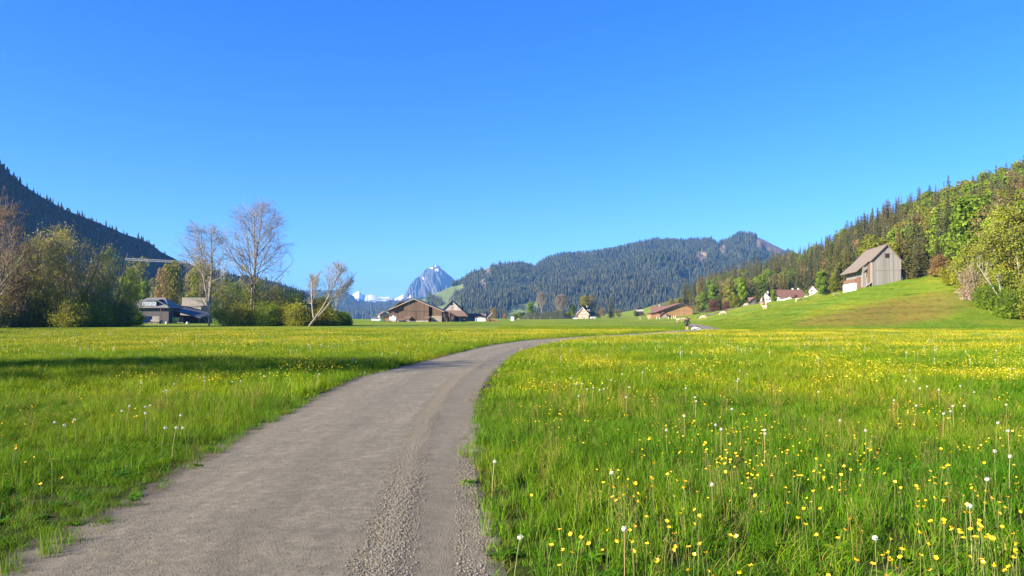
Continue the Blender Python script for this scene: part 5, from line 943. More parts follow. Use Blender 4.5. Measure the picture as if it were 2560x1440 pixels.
def old_barn():
    rd = Vector((0.17, 0.985, 0)); x0 = (2220 - 1280) / F * 180; zb = 9.2
    t = thing('old_barn', 'old grey timber barn with steep tiled roof and white lower wall on the hill', 'barn', (x0, 180, zb), -math.radians(9.8)); w = MAT['oldwood']
    R = 19.3 - zb; sr, sl = 1.2, 1.0; D = 17.0   # ridge height over zb
    g = Geo(); g.prism([(-3.35, -1.5), (3.0, -1.5), (3.0, R - 3.6), (0, R - .1), (-3.35, R - 3.5)], 0, 8.0).mk('front_wall', w, t)
    Geo().prism([(-5.0, -2), (3.0, -2), (3.0, R - 3.7), (0, R - .25), (-5.0, R - 5.3)], 8.0, D).mk('rear_wall', w, t)
    g = Geo(); g.box(-3.42, 3.06, -.10, -.003, 4.1, 4.28).box(-2.1, 2.1, -.08, -.003, 8.05, 8.17).box(-3.43, -3.25, -.09, -.003, -1, R - 3.7).box(2.9, 3.07, -.09, -.003, 4.28, R - 3.75).mk('ledge_boards', M_plain('ledge_board', (.24, .21, .18), .9, .3, 4), t)
    Geo().box(-.45, .55, -.03, -.004, 6.9, 7.95).mk('hatch', MAT['dark'], t); Geo().box(-.5, .6, -.07, -.031, 6.8, 6.9).mk('hatch_sill', MAT['palewood'], t)
    [Geo().box(*q).mk('wall_slit', MAT['dark'], t) for q in ((1.9, 2.15, -.04, -.004, -.2, .5), (-.35, -.15, -.04, -.004, -1.0, -.35), (-1.1, -.95, -.04, -.004, -1.1, -.6))]
    ex, ez = 3.55, R - 3.55 * sr; lx, lz = -6.4, R - 6.4 * .98; kx = -3.75; kz = R - 3.75 * 1.02
    rf = Geo(); rf.slab([(0, -.45, R + .12), (0, D + .5, R + .12), (ex, D + .5, ez), (ex, -.45, ez)], .2)
    rf.slab([(0, -.45, R + .12), (kx, -.45, kz + .1), (kx, D + .5, kz + .1), (0, D + .5, R + .12)], .2)
    rf.slab([(kx, 1.5, kz + .1), (-4.9, 1.5, R - 4.9 + .15), (-4.9, D + .5, R - 4.9 + .15), (kx, D + .5, kz + .1)], .2).slab([(-4.9, 1.9, R - 4.9 + .15), (lx, 1.9, lz + .2), (lx, D + .5, lz + .2), (-4.9, D + .5, R - 4.9 + .15)], .2).mk('roof', MAT['tile_grey'], t)
    Geo().prism([(-.12, R + .1), (.12, R + .1), (0, R + .24)], -.5, D + .55).mk('ridge_cap', MAT['tile_brown'], t)
    # set-back left bay
    Geo().prism([(-5.0, -2.4), (-3.353, -2.4), (-3.353, R - 3.75), (-5.0, R - 5.25)], 1.9, 7.9).mk('side_bay', w, t, 'grey set back boards under the long roof')
    Geo().box(-3.9, -3.38, 1.82, 1.895, .8, R - 4.1).mk('board_panel', MAT['rustwood'], t, 'rusty brown upright boards'); Geo().prism([(-4.9, 3.6), (-4.0, 3.6), (-4.0, 4.6)], 1.80, 1.893).mk('gable_opening', MAT['dark'], t)
    Geo().box(-4.95, -3.95, 1.75, 1.893, 3.42, 3.56).box(-4.45, -4.25, 1.76, 1.893, 2.6, 3.4).mk('beam', MAT['palewood'], t)
    Geo().box(-5.6, -5.02, 3.6, 5.2, -2.4, 2.7).mk('door', MAT['rustwood'], t, 'brown plank door beside the white wall')
    Geo().box(-5.9, -5.03, 5.21, D - .2, -2.5, 1.3).mk('white_wall', MAT['white2'], t); Geo().box(-5.8, -5.04, 5.3, D - .3, 1.303, 2.3).mk('board_panel', MAT['rustwood'], t)
    for y in (7.5, 9.8, 12.4): Geo().box(-5.94, -5.903, y, y + .35, -.7, .6).mk('wall_slit', MAT['dark'], t)
    Geo().slab([(-4.9, .2, .1), (-3.0, .2, 1.5), (-3.0, 1.85, 1.55), (-4.9, 1.85, .15)], .09).mk('porch_roof', MAT['oldwood'], t, 'small slanting board roof over the wood stack'); Geo().bar((-4.7, .3, -2), (-4.7, .3, .15), .07).bar((-4.0, .3, -2), (-4.0, .3, .7), .06).mk('porch_post', MAT['palewood'], t)
    # shaded lean-to on the right
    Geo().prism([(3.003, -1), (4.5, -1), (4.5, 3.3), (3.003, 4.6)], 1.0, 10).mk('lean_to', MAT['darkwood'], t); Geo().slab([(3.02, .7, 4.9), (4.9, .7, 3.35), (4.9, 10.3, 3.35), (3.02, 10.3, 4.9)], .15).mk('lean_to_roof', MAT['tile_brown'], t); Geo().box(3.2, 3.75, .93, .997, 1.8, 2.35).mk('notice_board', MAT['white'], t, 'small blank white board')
    # firewood under the porch
    p = t.matrix_basis @ Vector((0, 0, 0)); q = Matrix.Rotation(-math.radians(9.8), 4, 'Z')
    def lw(x, y, z): return (t.location + (q @ Vector((x, y, z))))
    wd = Geo(); R_ = random.Random(4)
    for i in range(7):
        for j in range(4): wd.bar((-4.55 + i * .18, .5, -.75 + j * .19), (-4.55 + i * .18, 1.6, -.75 + j * .19), .088, 6)
    l = lw(0, 0, 0); o = wd.mk('firewood_stack', MAT['palewood'], None, loc=l, rot=(0, 0, -math.radians(9.8))); tag(o, 'stack of pale firewood under the small slanting roof of the old barn', 'firewood')
    b = base(2092, 196); f = thing('wooden_trough', 'low wooden trough in the grass left of the old barn', 'trough', (b.x, b.y, b.z), .1); Geo().box(-.9, .9, -.25, .25, .35, .42).box(-.9, .9, -.28, -.25, .3, .65).box(-.9, .9, .25, .28, .3, .65).mk('trough', MAT['palewood'], f)
    for x in (-.75, .75): Geo().box(x - .06, x + .06, -.2, .2, 0, .349).mk('leg', MAT['palewood'], f)
def gable_house(name, label, cat, px, Y, rz, w, d, he, rise, wall, roof, over=.5, ridge=0.0, hl=None, wallname='wall', zoff=0.0, th=.22, ext=1.5, over_y=None):
    """gable to the front (local -y), ridge along y; ridge = sideways offset of the ridge, hl = left eave height"""
    x, y, z = at_(px, Y, zoff); t = thing(name, label, cat, (x, y, z), rz); hl = he if hl is None else hl; oy = over if over_y is None else over_y
    Geo().prism([(-w / 2, -ext), (w / 2, -ext), (w / 2, he), (ridge, he + rise), (-w / 2, hl)], 0, d).mk(wallname, wall, t)
    R = he + rise; sr = (R - he) / (w / 2 - ridge); s2 = (R - hl) / (w / 2 + ridge)
    Geo().slab([(ridge, -oy, R + th), (ridge, d + oy, R + th), (w / 2 + over, d + oy, he - sr * over + th), (w / 2 + over, -oy, he - sr * over + th)], th).slab([(ridge, -oy, R + th), (-w / 2 - over, -oy, hl - s2 * over + th), (-w / 2 - over, d + oy, hl - s2 * over + th), (ridge, d + oy, R + th)], th).mk('roof', roof, t)
    return t
def brown_farm():
    k = 260 / F; t = gable_house('brown_barn', 'large brown plank barn with wide low gable, in front of the farm', 'barn', 1042, 260, .0, 17.2, 22, 3.6, 4.05, MAT['brownwood'], MAT['tile_brown'], .75, -.9, 4.35, over_y=1.1); g = Geo()
    # verge boards, windows, recess, lower apron
    R = 7.65 + .22; Geo().slab([(-.9, -1.18, R + .02), (-9.4, -1.18, 3.98 + .22), (-9.4, -1.11, 3.98 + .22), (-.9, -1.11, R + .02)], .26).slab([(-.9, -1.18, R + .02), (-.9, -1.11, R + .02), (9.4, -1.11, 3.3 + .22), (9.4, -1.18, 3.3 + .22)], .26).mk('verge_board', M_plain('verge', (.38, .30, .22), .8, .2, 3), t)
    for x in (-1.2, .15): window(t, x, x + .62, 5.5, 6.5, -.004, MAT['white'], MAT['glass'])
    Geo().prism([(-4.3, -.5), (4.2, -.5), (4.2, 5.6), (-.9, 7.55), (-4.3, 6.1)], -.55, -.003).mk('middle_front', MAT['brownwood'], t, 'projecting middle part of the plank front')
    Geo().box(-4.3, 4.2, -.62, -.553, 3.55, 3.7).box(-.25, -.13, -.6, -.553, -.3, 3.55).mk('ledge_board', MAT['darkwood'], t)
    Geo().box(4.23, 5.2, -.03, -.004, -.3, 4.6).mk('gap_shadow', MAT['dark'], t); Geo().box(4.95, 8.55, -.10, -.004, -.2, 2.0).mk('gate', MAT['palewood'], t, 'pale horizontal board gate')  # near-black panel paints the shadow in the gap by the set-back wall
    Geo().box(-8.3, -4.35, -.09, -.004, .8, .95).mk('rail', MAT['palewood'], t); Geo().box(-8.5, -4.4, -.35, -.02, -.5, .35).box(-4.3, 4.2, -.95, -.56, -.6, .38).mk('plinth', MAT['concrete'], t)
    for x in (-3.9, 2.6): Geo().slab([(x, -1.9, 1.15), (x + 1.9, -1.9, 1.15), (x + 2.2, -.56, 1.8), (x + .1, -.56, 1.8)], .1).box(x + .15, x + .3, -1.8, -1.7, -.5, 1.05).box(x + 1.5, x + 1.65, -1.8, -1.7, -.5, 1.05).mk('porch', MAT['tile_brown'], t)
    t = gable_house('brown_barn', 'smaller brown barn half hidden behind the left end of the large brown barn', 'barn', 1001, 284, .0, 8.5, 12, 3.9, 3.3, MAT['brownwood'], MAT['tile_brown'], .6, 0, zoff=0); Geo().box(-.3, .3, -.05, -.004, 5.4, 6.1).mk('hatch', MAT['dark'], t)
    t = gable_house('timber_shed', 'small orange brown shed at the left end of the large brown barn', 'shed', 969, 268, .12, 3.0, 4, 1.5, .55, MAT['orangewood'], MAT['rustwood'], .25, 1.2)
    # white box trailer
    x, y, z = at_(982, 255); t = thing('white_trailer', 'white box trailer parked before the left end of the brown barn', 'trailer', (x, y, z), .05); Geo().box(-1.15, 1.15, 0, 3.4, .45, 1.75).mk('body', MAT['white'], t); Geo().box(-.2, .5, -.0, .8, 1.753, 2.15).mk('roof_box', MAT['white'], t); Geo().bar((-1.15, 0, .5), (-2.2, -.2, .5), .05).mk('drawbar', MAT['metal'], t)
    for yy in (1.2, 2.2):
        for s in (-1, 1): Geo().bar((s * 1.16, yy, .32), (s * .96, yy, .32), .32, 12).mk('wheel', MAT['rubber'], t)
    # green tarpaulin tent
    x, y, z = at_(956, 252); o = Geo().prism([(-.8, 0), (.8, 0), (.45, 1.05), (0, 1.35), (-.45, 1.05)], 0, 1.6).mk('tarpaulin_cover', MAT['green_tarp'], None, loc=(x, y, z)); tag(o, 'dark green tarpaulin cover beside the white car', 'cover')
    # white gabled barn with hipped lower roof
    t = gable_house('white_gable_barn', 'barn with steep pale board gable and broad hipped brown roof, right of the brown barn', 'barn', 1130, 282, 0, 7.4, 14, 4.0, 3.6, MAT['greywood'], MAT['tile_dark'], .35, 0, zoff=0)
    Geo().box(-.5, .35, -.05, -.004, 6.0, 6.8).mk('hatch', MAT['dark'], t); Geo().box(-.5, .4, -.045, -.004, 4.1, 5.6).mk('door', MAT['palewood'], t); Geo().box(3.2, 3.75, 6, 6.6, 3, 6.0).mk('chimney', MAT['dark'], t)
    Geo().box(-3.9, 5.1, -3.2, -.02, -1, 1.9).mk('lower_wall', MAT['darkwood'], t); Geo().slab([(-3.9, -.02, 4.1), (3.9, -.02, 4.1), (6.2, -4.0, 2.0), (-.6, -4.0, 2.0)], .2).slab([(-4.2, -.02, 4.1), (-.6, -4.0, 2.0), (-5.2, -4.4, 2.3)], .2).mk('front_roof', MAT['tile_brown'], t)  # lower wall's shade is put into its colour with dark boards
    for x in (.6, 2.9): window(t, x, x + .7, .2, 1.3, -3.204, MAT['white'], MAT['glass'])
    t = gable_house('farm_shed', 'long low shed with brown tiled roof right of the pale gabled barn', 'shed', 1192, 292, math.radians(90), 6, 8.5, 1.2, 1.5, MAT['beige'], MAT['tile_brown'], .4, 0); t.location.x += 3.2
    t = gable_house('farm_shed', 'dark lean-to shed between the pale gabled barn and the white hut', 'shed', 1172, 287, .2, 4.2, 5, 1.1, 1.3, MAT['beige'], MAT['tile_dark'], .4, -1)
    t = gable_house('white_hut', 'small white hut with a blue door at the right end of the farm', 'hut', 1201, 276, 0, 3.7, 3, 1.25, .35, MAT['white'], MAT['tile_brown'], .2, -.6); Geo().box(-1.6, -1.2, -.04, -.004, 0, .95).mk('door', MAT['blue'], t)
    x, y, z = at_(1222, 280); t = thing('conveyor', 'pale conveyor beam slanting up over the wood pile', 'conveyor', (x, y, z), 0); Geo().bar((-1.0, 0, .6), (1.3, 0, 3.1), .17).mk('beam', MAT['palewood'], t); Geo().bar((-.2, .1, 0), (.3, .1, 2.0), .06).mk('support', MAT['metal'], t)
    w = Geo(); R = random.Random(8)
    for i in range(46): a = R.uniform(-1.9, 1.9); h = max(.1, 1.15 - abs(a) * .5) * R.random(); w.bar((a - .5, R.uniform(-.5, .5), h), (a + .5, R.uniform(-.5, .5), h + R.uniform(-.15, .25)), .1, 5)
    x, y, z = at_(1229, 276); o = w.mk('wood_pile', MAT['log'], None, loc=(x, y, z)); tag(o, 'brown heap of cut wood under the slanting conveyor', 'wood pile')
    t = gable_house('white_box_shed', 'tiny white shed standing alone beside the low olive tree', 'shed', 1281, 300, -.3, 1.3, 1.6, 1.3, .25, MAT['white'], MAT['metal'], .05)
    # white car
    x, y, z = at_(942, 256); t = thing('parked_car', 'white hatchback car parked left of the farm', 'car', (x, y, z), math.radians(8)); L = 3.5
    Geo().prism([(-1.75, .35), (1.75, .35), (1.8, .8), (1.2, .95), (.55, 1.42), (-.75, 1.45), (-1.45, 1.0), (-1.8, .85)], 0, 1.6).mk('body', MAT['carwhite'], t)
    [Geo().poly([(1.05, q, .97), (.5, q, 1.36), (-.7, q, 1.38), (-1.3, q, 1.0)]).mk('window', MAT['glass'], t) for q in (-.01, 1.61)]
    for xx in (-1.1, 1.15):
        for yy in (.0, 1.42): Geo().bar((xx, yy - .02, .32), (xx, yy + .2, .32), .32, 14).mk('wheel', MAT['rubber'], t)
    t = gable_house('farmhouse', 'small distant farmhouse with white walls in the haze behind the white car', 'house', 962, 700, .4, 9, 9, 4, 3, MAT['beige'], MAT['tile_brown'], .6)
def chalet():
    x, y, z = at_(1458, 520); t = thing('chalet', 'brown chalet with steep dark roof, white windows and dormer in the middle distance', 'house', (x, y, z), math.radians(-36)); k = .274
    Geo().prism([(-4.2, -1), (4.2, -1), (4.2, 3.6), (0, 7.6), (-4.2, 3.6)], 0, 8).mk('wall', MAT['shingle'], t); Geo().box(-4.28, 4.28, -.08, 8.05, -1, 1.1).mk('base_wall', MAT['beige'], t); Geo().box(4.203, 4.26, .02, 7.98, 1.103, 3.4).mk('side_wall', MAT['darkwood'], t)  # dark side panel paints in the shade on the face away from the sun
    Geo().slab([(0, -.8, 7.9), (0, 8.8, 7.9), (5.4, 8.8, 2.75), (5.4, -.8, 2.75)], .25).slab([(0, -.8, 7.9), (-5.4, -.8, 2.75), (-5.4, 8.8, 2.75), (0, 8.8, 7.9)], .25).mk('roof', MAT['tile_dark'], t)
    Geo().slab([(0, -.86, 7.93), (-5.4, -.86, 2.78), (-5.4, -.81, 2.78), (0, -.81, 7.93)], .3).slab([(0, -.86, 7.93), (0, -.81, 7.93), (5.4, -.81, 2.78), (5.4, -.86, 2.78)], .3).mk('verge_board', MAT['white'], t)
    for z0, xs in ((3.5, (-1.9, -.9, .4, 1.4)), (1.3, (-3.4, -2.4, -.4, .6, 1.6, 2.9))):
        for xx in xs: window(t, xx, xx + .85, z0, z0 + 1.15, -.004, MAT['white'], MAT['glass'])
    window(t, -.45, .45, 5.6, 6.4, -.004, MAT['white'], MAT['glass']); Geo().box(.1, 1.0, -.12, -.082, -.6, 1.0).mk('door', MAT['rustwood'], t)
    for yy in (1.3, 4.6): window(t, yy, yy + 1.1, 1.3, 2.5, 4.264, MAT['white'], MAT['glass'], 'x', out=1)
    d = Geo().prismx([(2, 4.6), (6.4, 4.6), (6.4, 5.9), (2, 5.9)], 2.0, 3.9).mk('dormer', MAT['darkwood'], t); Geo().box(1.2, 4.3, 1.7, 6.7, 5.95, 6.12).mk('dormer_roof', MAT['white'], d)
    for yy in (2.4, 4.6): window(d, yy, yy + 1.1, 4.75, 5.7, 3.905, MAT['white'], MAT['glass'], 'x', out=1)
    Geo().box(-.3, .3, 5.0, 5.6, 7.4, 9.0).mk('chimney', MAT['concrete'], t)
    Geo().box(-7.4, -4.203, .6, 7, -1, 2.3).mk('annex_wall', MAT['darkwood'], t); Geo().slab([(-4.21, 0, 5.0), (-8.0, 0, 2.0), (-8.0, 7.6, 2.0), (-4.21, 7.6, 5.0)], .2).mk('annex_roof', MAT['tile_grey'], t); Geo().box(-7.6, -4.4, -.5, .4, -.8, .5).mk('balcony', MAT['white2'], t)
    x, y, z = at_(1483, 505); o = Geo().prism([(-1.8, .3), (1.8, .3), (1.8, .8), (1.0, 1.3), (-1.2, 1.3), (-1.8, .8)], 0, 1.7).box(-1.3, -.8, -.02, .2, 0, .6).box(.8, 1.3, -.02, .2, 0, .6).mk('parked_car', MAT['carwhite'], None, loc=(x, y, z), rot=(0, 0, .2)); tag(o, 'white car parked at the right side of the chalet', 'car')
    # little hut on posts on the slope
    t = gable_house('wayside_hut', 'tiny dark roofed hut with white front on the slope left of the orange barn', 'hut', 1600, 600, .2, 6, 4, 5.5, 1.2, MAT['darkwood'], MAT['tile_dark'], .5); Geo().box(-3, 3, -.08, -.01, 3.5, 5.2).mk('white_front', MAT['white'], t)
    t = gable_house('hillside_hut', 'small white hut between the hedge bushes left of the narrow bare tree', 'hut', 1309, 600, .3, 7, 5, 3.6, 2.0, MAT['beige'], MAT['metal'], .4)
def orange_barn():
    Y = 420; k = Y / F; t = thing('timber_barn', 'long orange timber barn with a brown roof beside the forest edge', 'barn', at_(1690, Y), math.radians(-3)); w = MAT['orangewood']; a = 9.0; R = 7.4
    Geo().prism([(-9.5, -1), (9.0, -1), (9.0, 4.7), (2.6, R), (-9.5, 3.0)], 0, 22).mk('wall', w, t)
    Geo().slab([(2.6, -1.6, R + .3), (2.6, 23, R + .3), (10.0, 23, 4.55), (10.0, -1.6, 4.55)], .3).slab([(2.6, -1.6, R + .3), (-11.2, -1.6, 2.75), (-11.2, 23, 2.75), (2.6, 23, R + .3)], .3).mk('roof', MAT['tile_red'], t)
    Geo().prism([(.9, 5.9), (4.6, 5.9), (3.9, 6.85), (2.6, 7.2), (1.6, 6.9)], -.06, -.004).mk('gable_glazing', M_plain('dusty_glazing', (.30, .30, .30), .4, .2, 2), t)
    Geo().box(-9.5, 9.0, -.07, -.004, 3.2, 3.35).mk('ledge_board', MAT['rustwood'], t)
    Geo().prism([(-13.5, -1), (-9.503, -1), (-9.503, 2.6), (-13.5, 1.9)], 2, 20).mk('side_wing', MAT['orangewood'], t, 'low orange side wing'); Geo().slab([(-9.4, 1.2, 3.0), (-14.3, 1.2, 1.95), (-14.3, 21, 1.95), (-9.4, 21, 3.0)], .2).mk('side_roof', MAT['tile_red'], t)
    Geo().prism([(-9.3, -1), (-5.1, -1), (-5.1, .3), (-7.2, 2.1), (-9.3, .3)], -3, -.01).mk('porch', MAT['palewood'], t); Geo().slab([(-7.2, -3.6, 2.6), (-4.3, -3.6, .0), (-4.3, -.02, .0), (-7.2, -.02, 2.6)], .18).slab([(-7.2, -3.6, 2.6), (-7.2, -.02, 2.6), (-10.1, -.02, .0), (-10.1, -3.6, .0)], .18).mk('porch_roof', MAT['tile_red'], t)
    t2 = gable_house('farmhouse', 'small pale house with red roof behind the left end of the orange timber barn', 'house', 1662, 470, math.radians(80), 7, 8, 3.6, 2.6, MAT['beige'], MAT['tile_red'], .6); Geo().box(-.4, .4, 3, 3.8, 5, 7.4).mk('chimney', MAT['concrete'], t2)
def white_houses():
    Y = 385; t = thing('white_house', 'long white house with a brown tiled roof and two white chimneys on the hill', 'house', at_(1978, Y, 1.0), math.radians(4)); z = zpy(742, Y) - t.location.z; r = zpy(724, Y) - t.location.z
    Geo().box(-6.5, 7, 0, 7, -2, z).mk('wall', MAT['white'], t); Geo().slab([(-7.2, -.8, z - .1), (7.5, -.8, z - .1), (7.5, 3.6, r + .1), (-7.2, 3.6, r + .1)], .25).slab([(-7.2, 8, z - .1), (-7.2, 3.6, r + .1), (7.5, 3.6, r + .1), (7.5, 8, z - .1)], .25).mk('roof', MAT['tile_red'], t)
    for x in (2.4, 5.4): Geo().box(x, x + .6, 3.7, 4.4, r - .5, r + .95).mk('chimney', MAT['white'], t)
    Geo().prism([(-4.2, -1), (-.2, -1), (-.2, z - 1.3), (-1.4, z - .2), (-4.2, z - 1.3)], -2.5, -.01).mk('front_wing', MAT['white2'], t); window(t, -2.9, -2.1, z - 2.5, z - 1.7, -2.504, MAT['dark'], MAT['glass'])
    t = gable_house('white_house', 'tall white house with a steep roof half hidden behind the dark spruce', 'house', 1914, 360, math.radians(-32), 5.2, 9, 4.4, 3.0, MAT['white'], MAT['tile_red'], .4, zoff=-1.7); Geo().box(.2, .8, 2, 2.6, 6.2, 8.3).mk('chimney', MAT['white'], t)
    for x, zz in ((.3, 3.9), (1.4, 3.9), (-1.6, 3.9), (-1.6, 1.8), (-.3, 1.8)): window(t, x, x + .75, zz, zz + .95, -.004, MAT['dark'], MAT['glass'])
    t = gable_house('white_house', 'white gabled house at the right end of the group, its right slope bare', 'house', 2031, 350, math.radians(-26), 7.6, 8, .9, 4.6, MAT['white'], MAT['tile_red'], .5, zoff=-1.2); window(t, 1.5, 2.1, 1.7, 2.4, -.004, MAT['dark'], MAT['glass']); window(t, -.6, .2, 2.6, 3.4, -.004, MAT['dark'], MAT['glass'])
    t = gable_house('small_house', 'low house with a brown roof at the left of the dark spruce', 'house', 1886, 390, math.radians(10), 7, 7, 3.2, 2.4, MAT['beige'], MAT['tile_red'], .4, zoff=-1.0)
    for i, (px, Y) in enumerate([(1900, 900), ]): pass
def left_houses():
    Y = 200; k = Y / F; t = thing('grey_roofed_house', 'house with a grey sheet roof and three window dormer behind the left bushes', 'house', at_(384, Y), 0); ze = zpy(767, Y) - t.location.z; zr = zpy(743, Y) - t.location.z
    Geo().box(-3.8, 4.0, 0, 7, -1, ze).mk('wall', MAT['greywall'], t); Geo().slab([(-6.6, -.9, ze - .1), (4.4, -.9, ze - .1), (1.2, 4, zr), (-3.4, 4, zr)], .2).slab([(-6.6, 8, ze - .1), (-3.4, 4, zr), (1.2, 4, zr), (4.4, 8, ze - .1)], .2).slab([(4.4, -.9, ze - .1), (4.4, 8, ze - .1), (1.2, 4, zr)], .2).slab([(-6.6, -.9, ze - .1), (-3.4, 4, zr), (-6.6, 8, ze - .1)], .2).mk('roof', MAT['roof_grey'], t)
    d = Geo().box(-3.0, 1.0, -.5, 2.6, ze + .1, ze + 1.55).mk('dormer', MAT['greywall'], t); Geo().slab([(-3.3, -.8, ze + 1.75), (1.2, -.8, ze + 1.75), (1.2, 2.8, ze + 2.1), (-3.3, 2.8, ze + 2.1)], .14).mk('dormer_roof', MAT['roof_grey'], d)
    for x in (-2.7, -1.45, -.2): window(d, x, x + 1.1, ze + .35, ze + 1.3, -.503, MAT['white'], M_plain('sky_glass', (.2, .27, .35), .05, .1, 1, bmp=0))
    Geo().slab([(1.25, -.85, ze + 1.8), (4.2, -.85, ze + .05), (4.2, -.72, ze + .05), (1.25, -.72, ze + 1.8)], .16).mk('verge_board', MAT['beige'], t); Geo().box(-1.2, 1.6, -.04, -.004, 0, 1.9).mk('garage_door', MAT['beige'], t)
    Geo().box(3.0, 3.2, -2.6, -2.4, -1, ze - .1).mk('post', MAT['darkwood'], t)
    t = thing('dark_shed', 'long dark shed with a slanting slate roof right of the grey roofed house', 'shed', at_(446, 204), 0); Geo().prism([(-6.2, -1), (6.0, -1), (6.0, 1.6), (-6.2, 2.6)], 2.5, 8).mk('rear_wall', MAT['darkwood'], t); Geo().slab([(-6.5, -1, 4.3), (-1.2, -1, 3.6), (6.4, -1, 1.6), (6.4, 8.5, 2.9), (-1.2, 8.5, 4.7), (-6.5, 8.5, 5.3)], .25).mk('roof', MAT['slate'], t)
    for x in (-6, -3.2, 1.7, 5.8): Geo().box(x, x + .16, -.6, -.4, -1, 1.5 if x > 1 else 3.2).mk('post', MAT['darkwood'], t)
    for i, (px, m, lb, w) in enumerate([(436, 'limegreen', 'lime green storage crate under the dark shed roof', 1.0), (444, 'yellowp', 'yellow storage crate right of the lime green one', .8), (453, 'rustwood', 'brown storage crate beside the yellow one', .9)]):
        x, y, z = at_(px, 202); t = thing('storage_crate', lb, 'crate', (x, y, z + .35), 0); Geo().box(-w / 2, w / 2, 0, .8, 0, 1.25).mk('crate', MAT[m], t); Geo().box(-w / 2 - .03, w / 2 + .03, -.03, .83, 1.253, 1.32).mk('lid', MAT['palewood'], t)
    x, y, z = at_(443, 201); o = Geo().box(-1.7, 1.7, -.1, 1.1, .2, .33).box(-1.6, -1.4, 0, 1, -.2, .199).box(1.4, 1.6, 0, 1, -.2, .199).mk('timber_platform', MAT['palewood'], None, loc=(x, y, z)); tag(o, 'pale timber platform under the coloured crates', 'platform')
    t = thing('industrial_hall', 'flat beige industrial hall with a row of white panels behind the dark shed', 'building', at_(452, 262), 0); Geo().box(-8, 7, 0, 10, -1, 5.2).mk('wall', MAT['beige'], t); Geo().box(-8.2, 7.2, -.2, 10.2, 5.203, 5.6).mk('roof', MAT['roof_grey'], t); Geo().box(-.5, 8, 2, 9, 5.61, 8.4).mk('upper_storey', MAT['beige'], t)
    for x in (-6.8, -5.1, -3.4, -1.7, 0, 1.7, 3.4): Geo().box(x, x + 1.2, -.06, -.004, 3.6, 4.5).mk('window', MAT['white'], t)
    x, y, z = at_(388, 193); t = thing('covered_trailer', 'pale trailer standing before the grey roofed house', 'trailer', (x, y, z), 0); Geo().prism([(-1.15, .55), (1.15, .55), (1.15, 1.0), (0, 1.3), (-1.15, 1.0)], 0, 2).mk('cover', MAT['beige'], t); Geo().box(-1.1, 1.1, .02, 1.95, .25, .547).mk('frame', MAT['darkwood'], t)
    for s in (-.8, .8): Geo().bar((s, -.05, .25), (s, .15, .25), .25, 12).mk('wheel', MAT['rubber'], t)
    x, y, z = at_(364, 195); t = thing('parked_van', 'dark blue van beside the pale trailer', 'van', (x, y, z), .5); Geo().prism([(-1.6, .3), (1.6, .3), (1.6, 1.9), (-.9, 1.95), (-1.6, 1.1)], 0, 1.8).mk('body', MAT['blue'], t); Geo().poly([(-1.4, -.01, 1.2), (-.85, -.01, 1.75), (.2, -.01, 1.75), (.2, -.01, 1.2)]).mk('window', MAT['glass'], t)
    for s in (-1, 1): Geo().bar((s, -.05, .3), (s, .15, .3), .3, 12).mk('wheel', MAT['rubber'], t)
    # tower crane, jib seen against the dark slope
    Yc = 330; a = P(560, 663, Yc); b = P(312, 650, Yc - 10); t = thing('tower_crane', 'pale lattice tower crane with its long jib across the dark slope', 'crane', at_(556, Yc), 0); o = t.location; m = Vector((0, 0, a.z - o.z)); g = Geo()
    for sx, sy in ((-.6, -.6), (.6, -.6), (.6, .6), (-.6, .6)): g.bar((sx, sy, 0), (sx, sy, m.z), .07)
    for i in range(int(m.z / 1.4)): s = 1 if i % 2 else -1; g.bar((-.6 * s, -.6, i * 1.4), (.6 * s, -.6, i * 1.4 + 1.4), .045).bar((.6, -.6 * s, i * 1.4), (.6, .6 * s, i * 1.4 + 1.4), .045)
    g.mk('mast', MAT['steel_white'], t); g = Geo(); e = b - o; s0 = m.copy(); n = 34; d = (e - s0) / n; up = Vector((0, 0, .8)); nn = Vector((-d.y, d.x, 0)).normalized() * .6; g.bar(s0 + up, e + up, .06).bar(s0 + nn, e + nn, .05).bar(s0 - nn, e - nn, .05)
    for i in range(n): p = s0 + d * i; q = p + d; g.bar(p + nn, (p + q) / 2 + up, .03).bar((p + q) / 2 + up, q + nn, .03).bar(p - nn, (p + q) / 2 + up, .05).bar((p + q) / 2 + up, q - nn, .05).bar(p + nn, p - nn, .05)
    g.mk('jib', MAT['steel_white'], t); g = Geo(); c = m - (e - m).normalized() * 9; g.bar(m + up, c + up * .4, .09).bar(m + nn, c + nn, .08).bar(m - nn, c - nn, .08).mk('counter_jib', MAT['steel_white'], t); Geo().box(c.x - .8, c.x + .8, c.y - .7, c.y + .7, c.z - 1.5, c.z).mk('counterweight', MAT['concrete'], t)
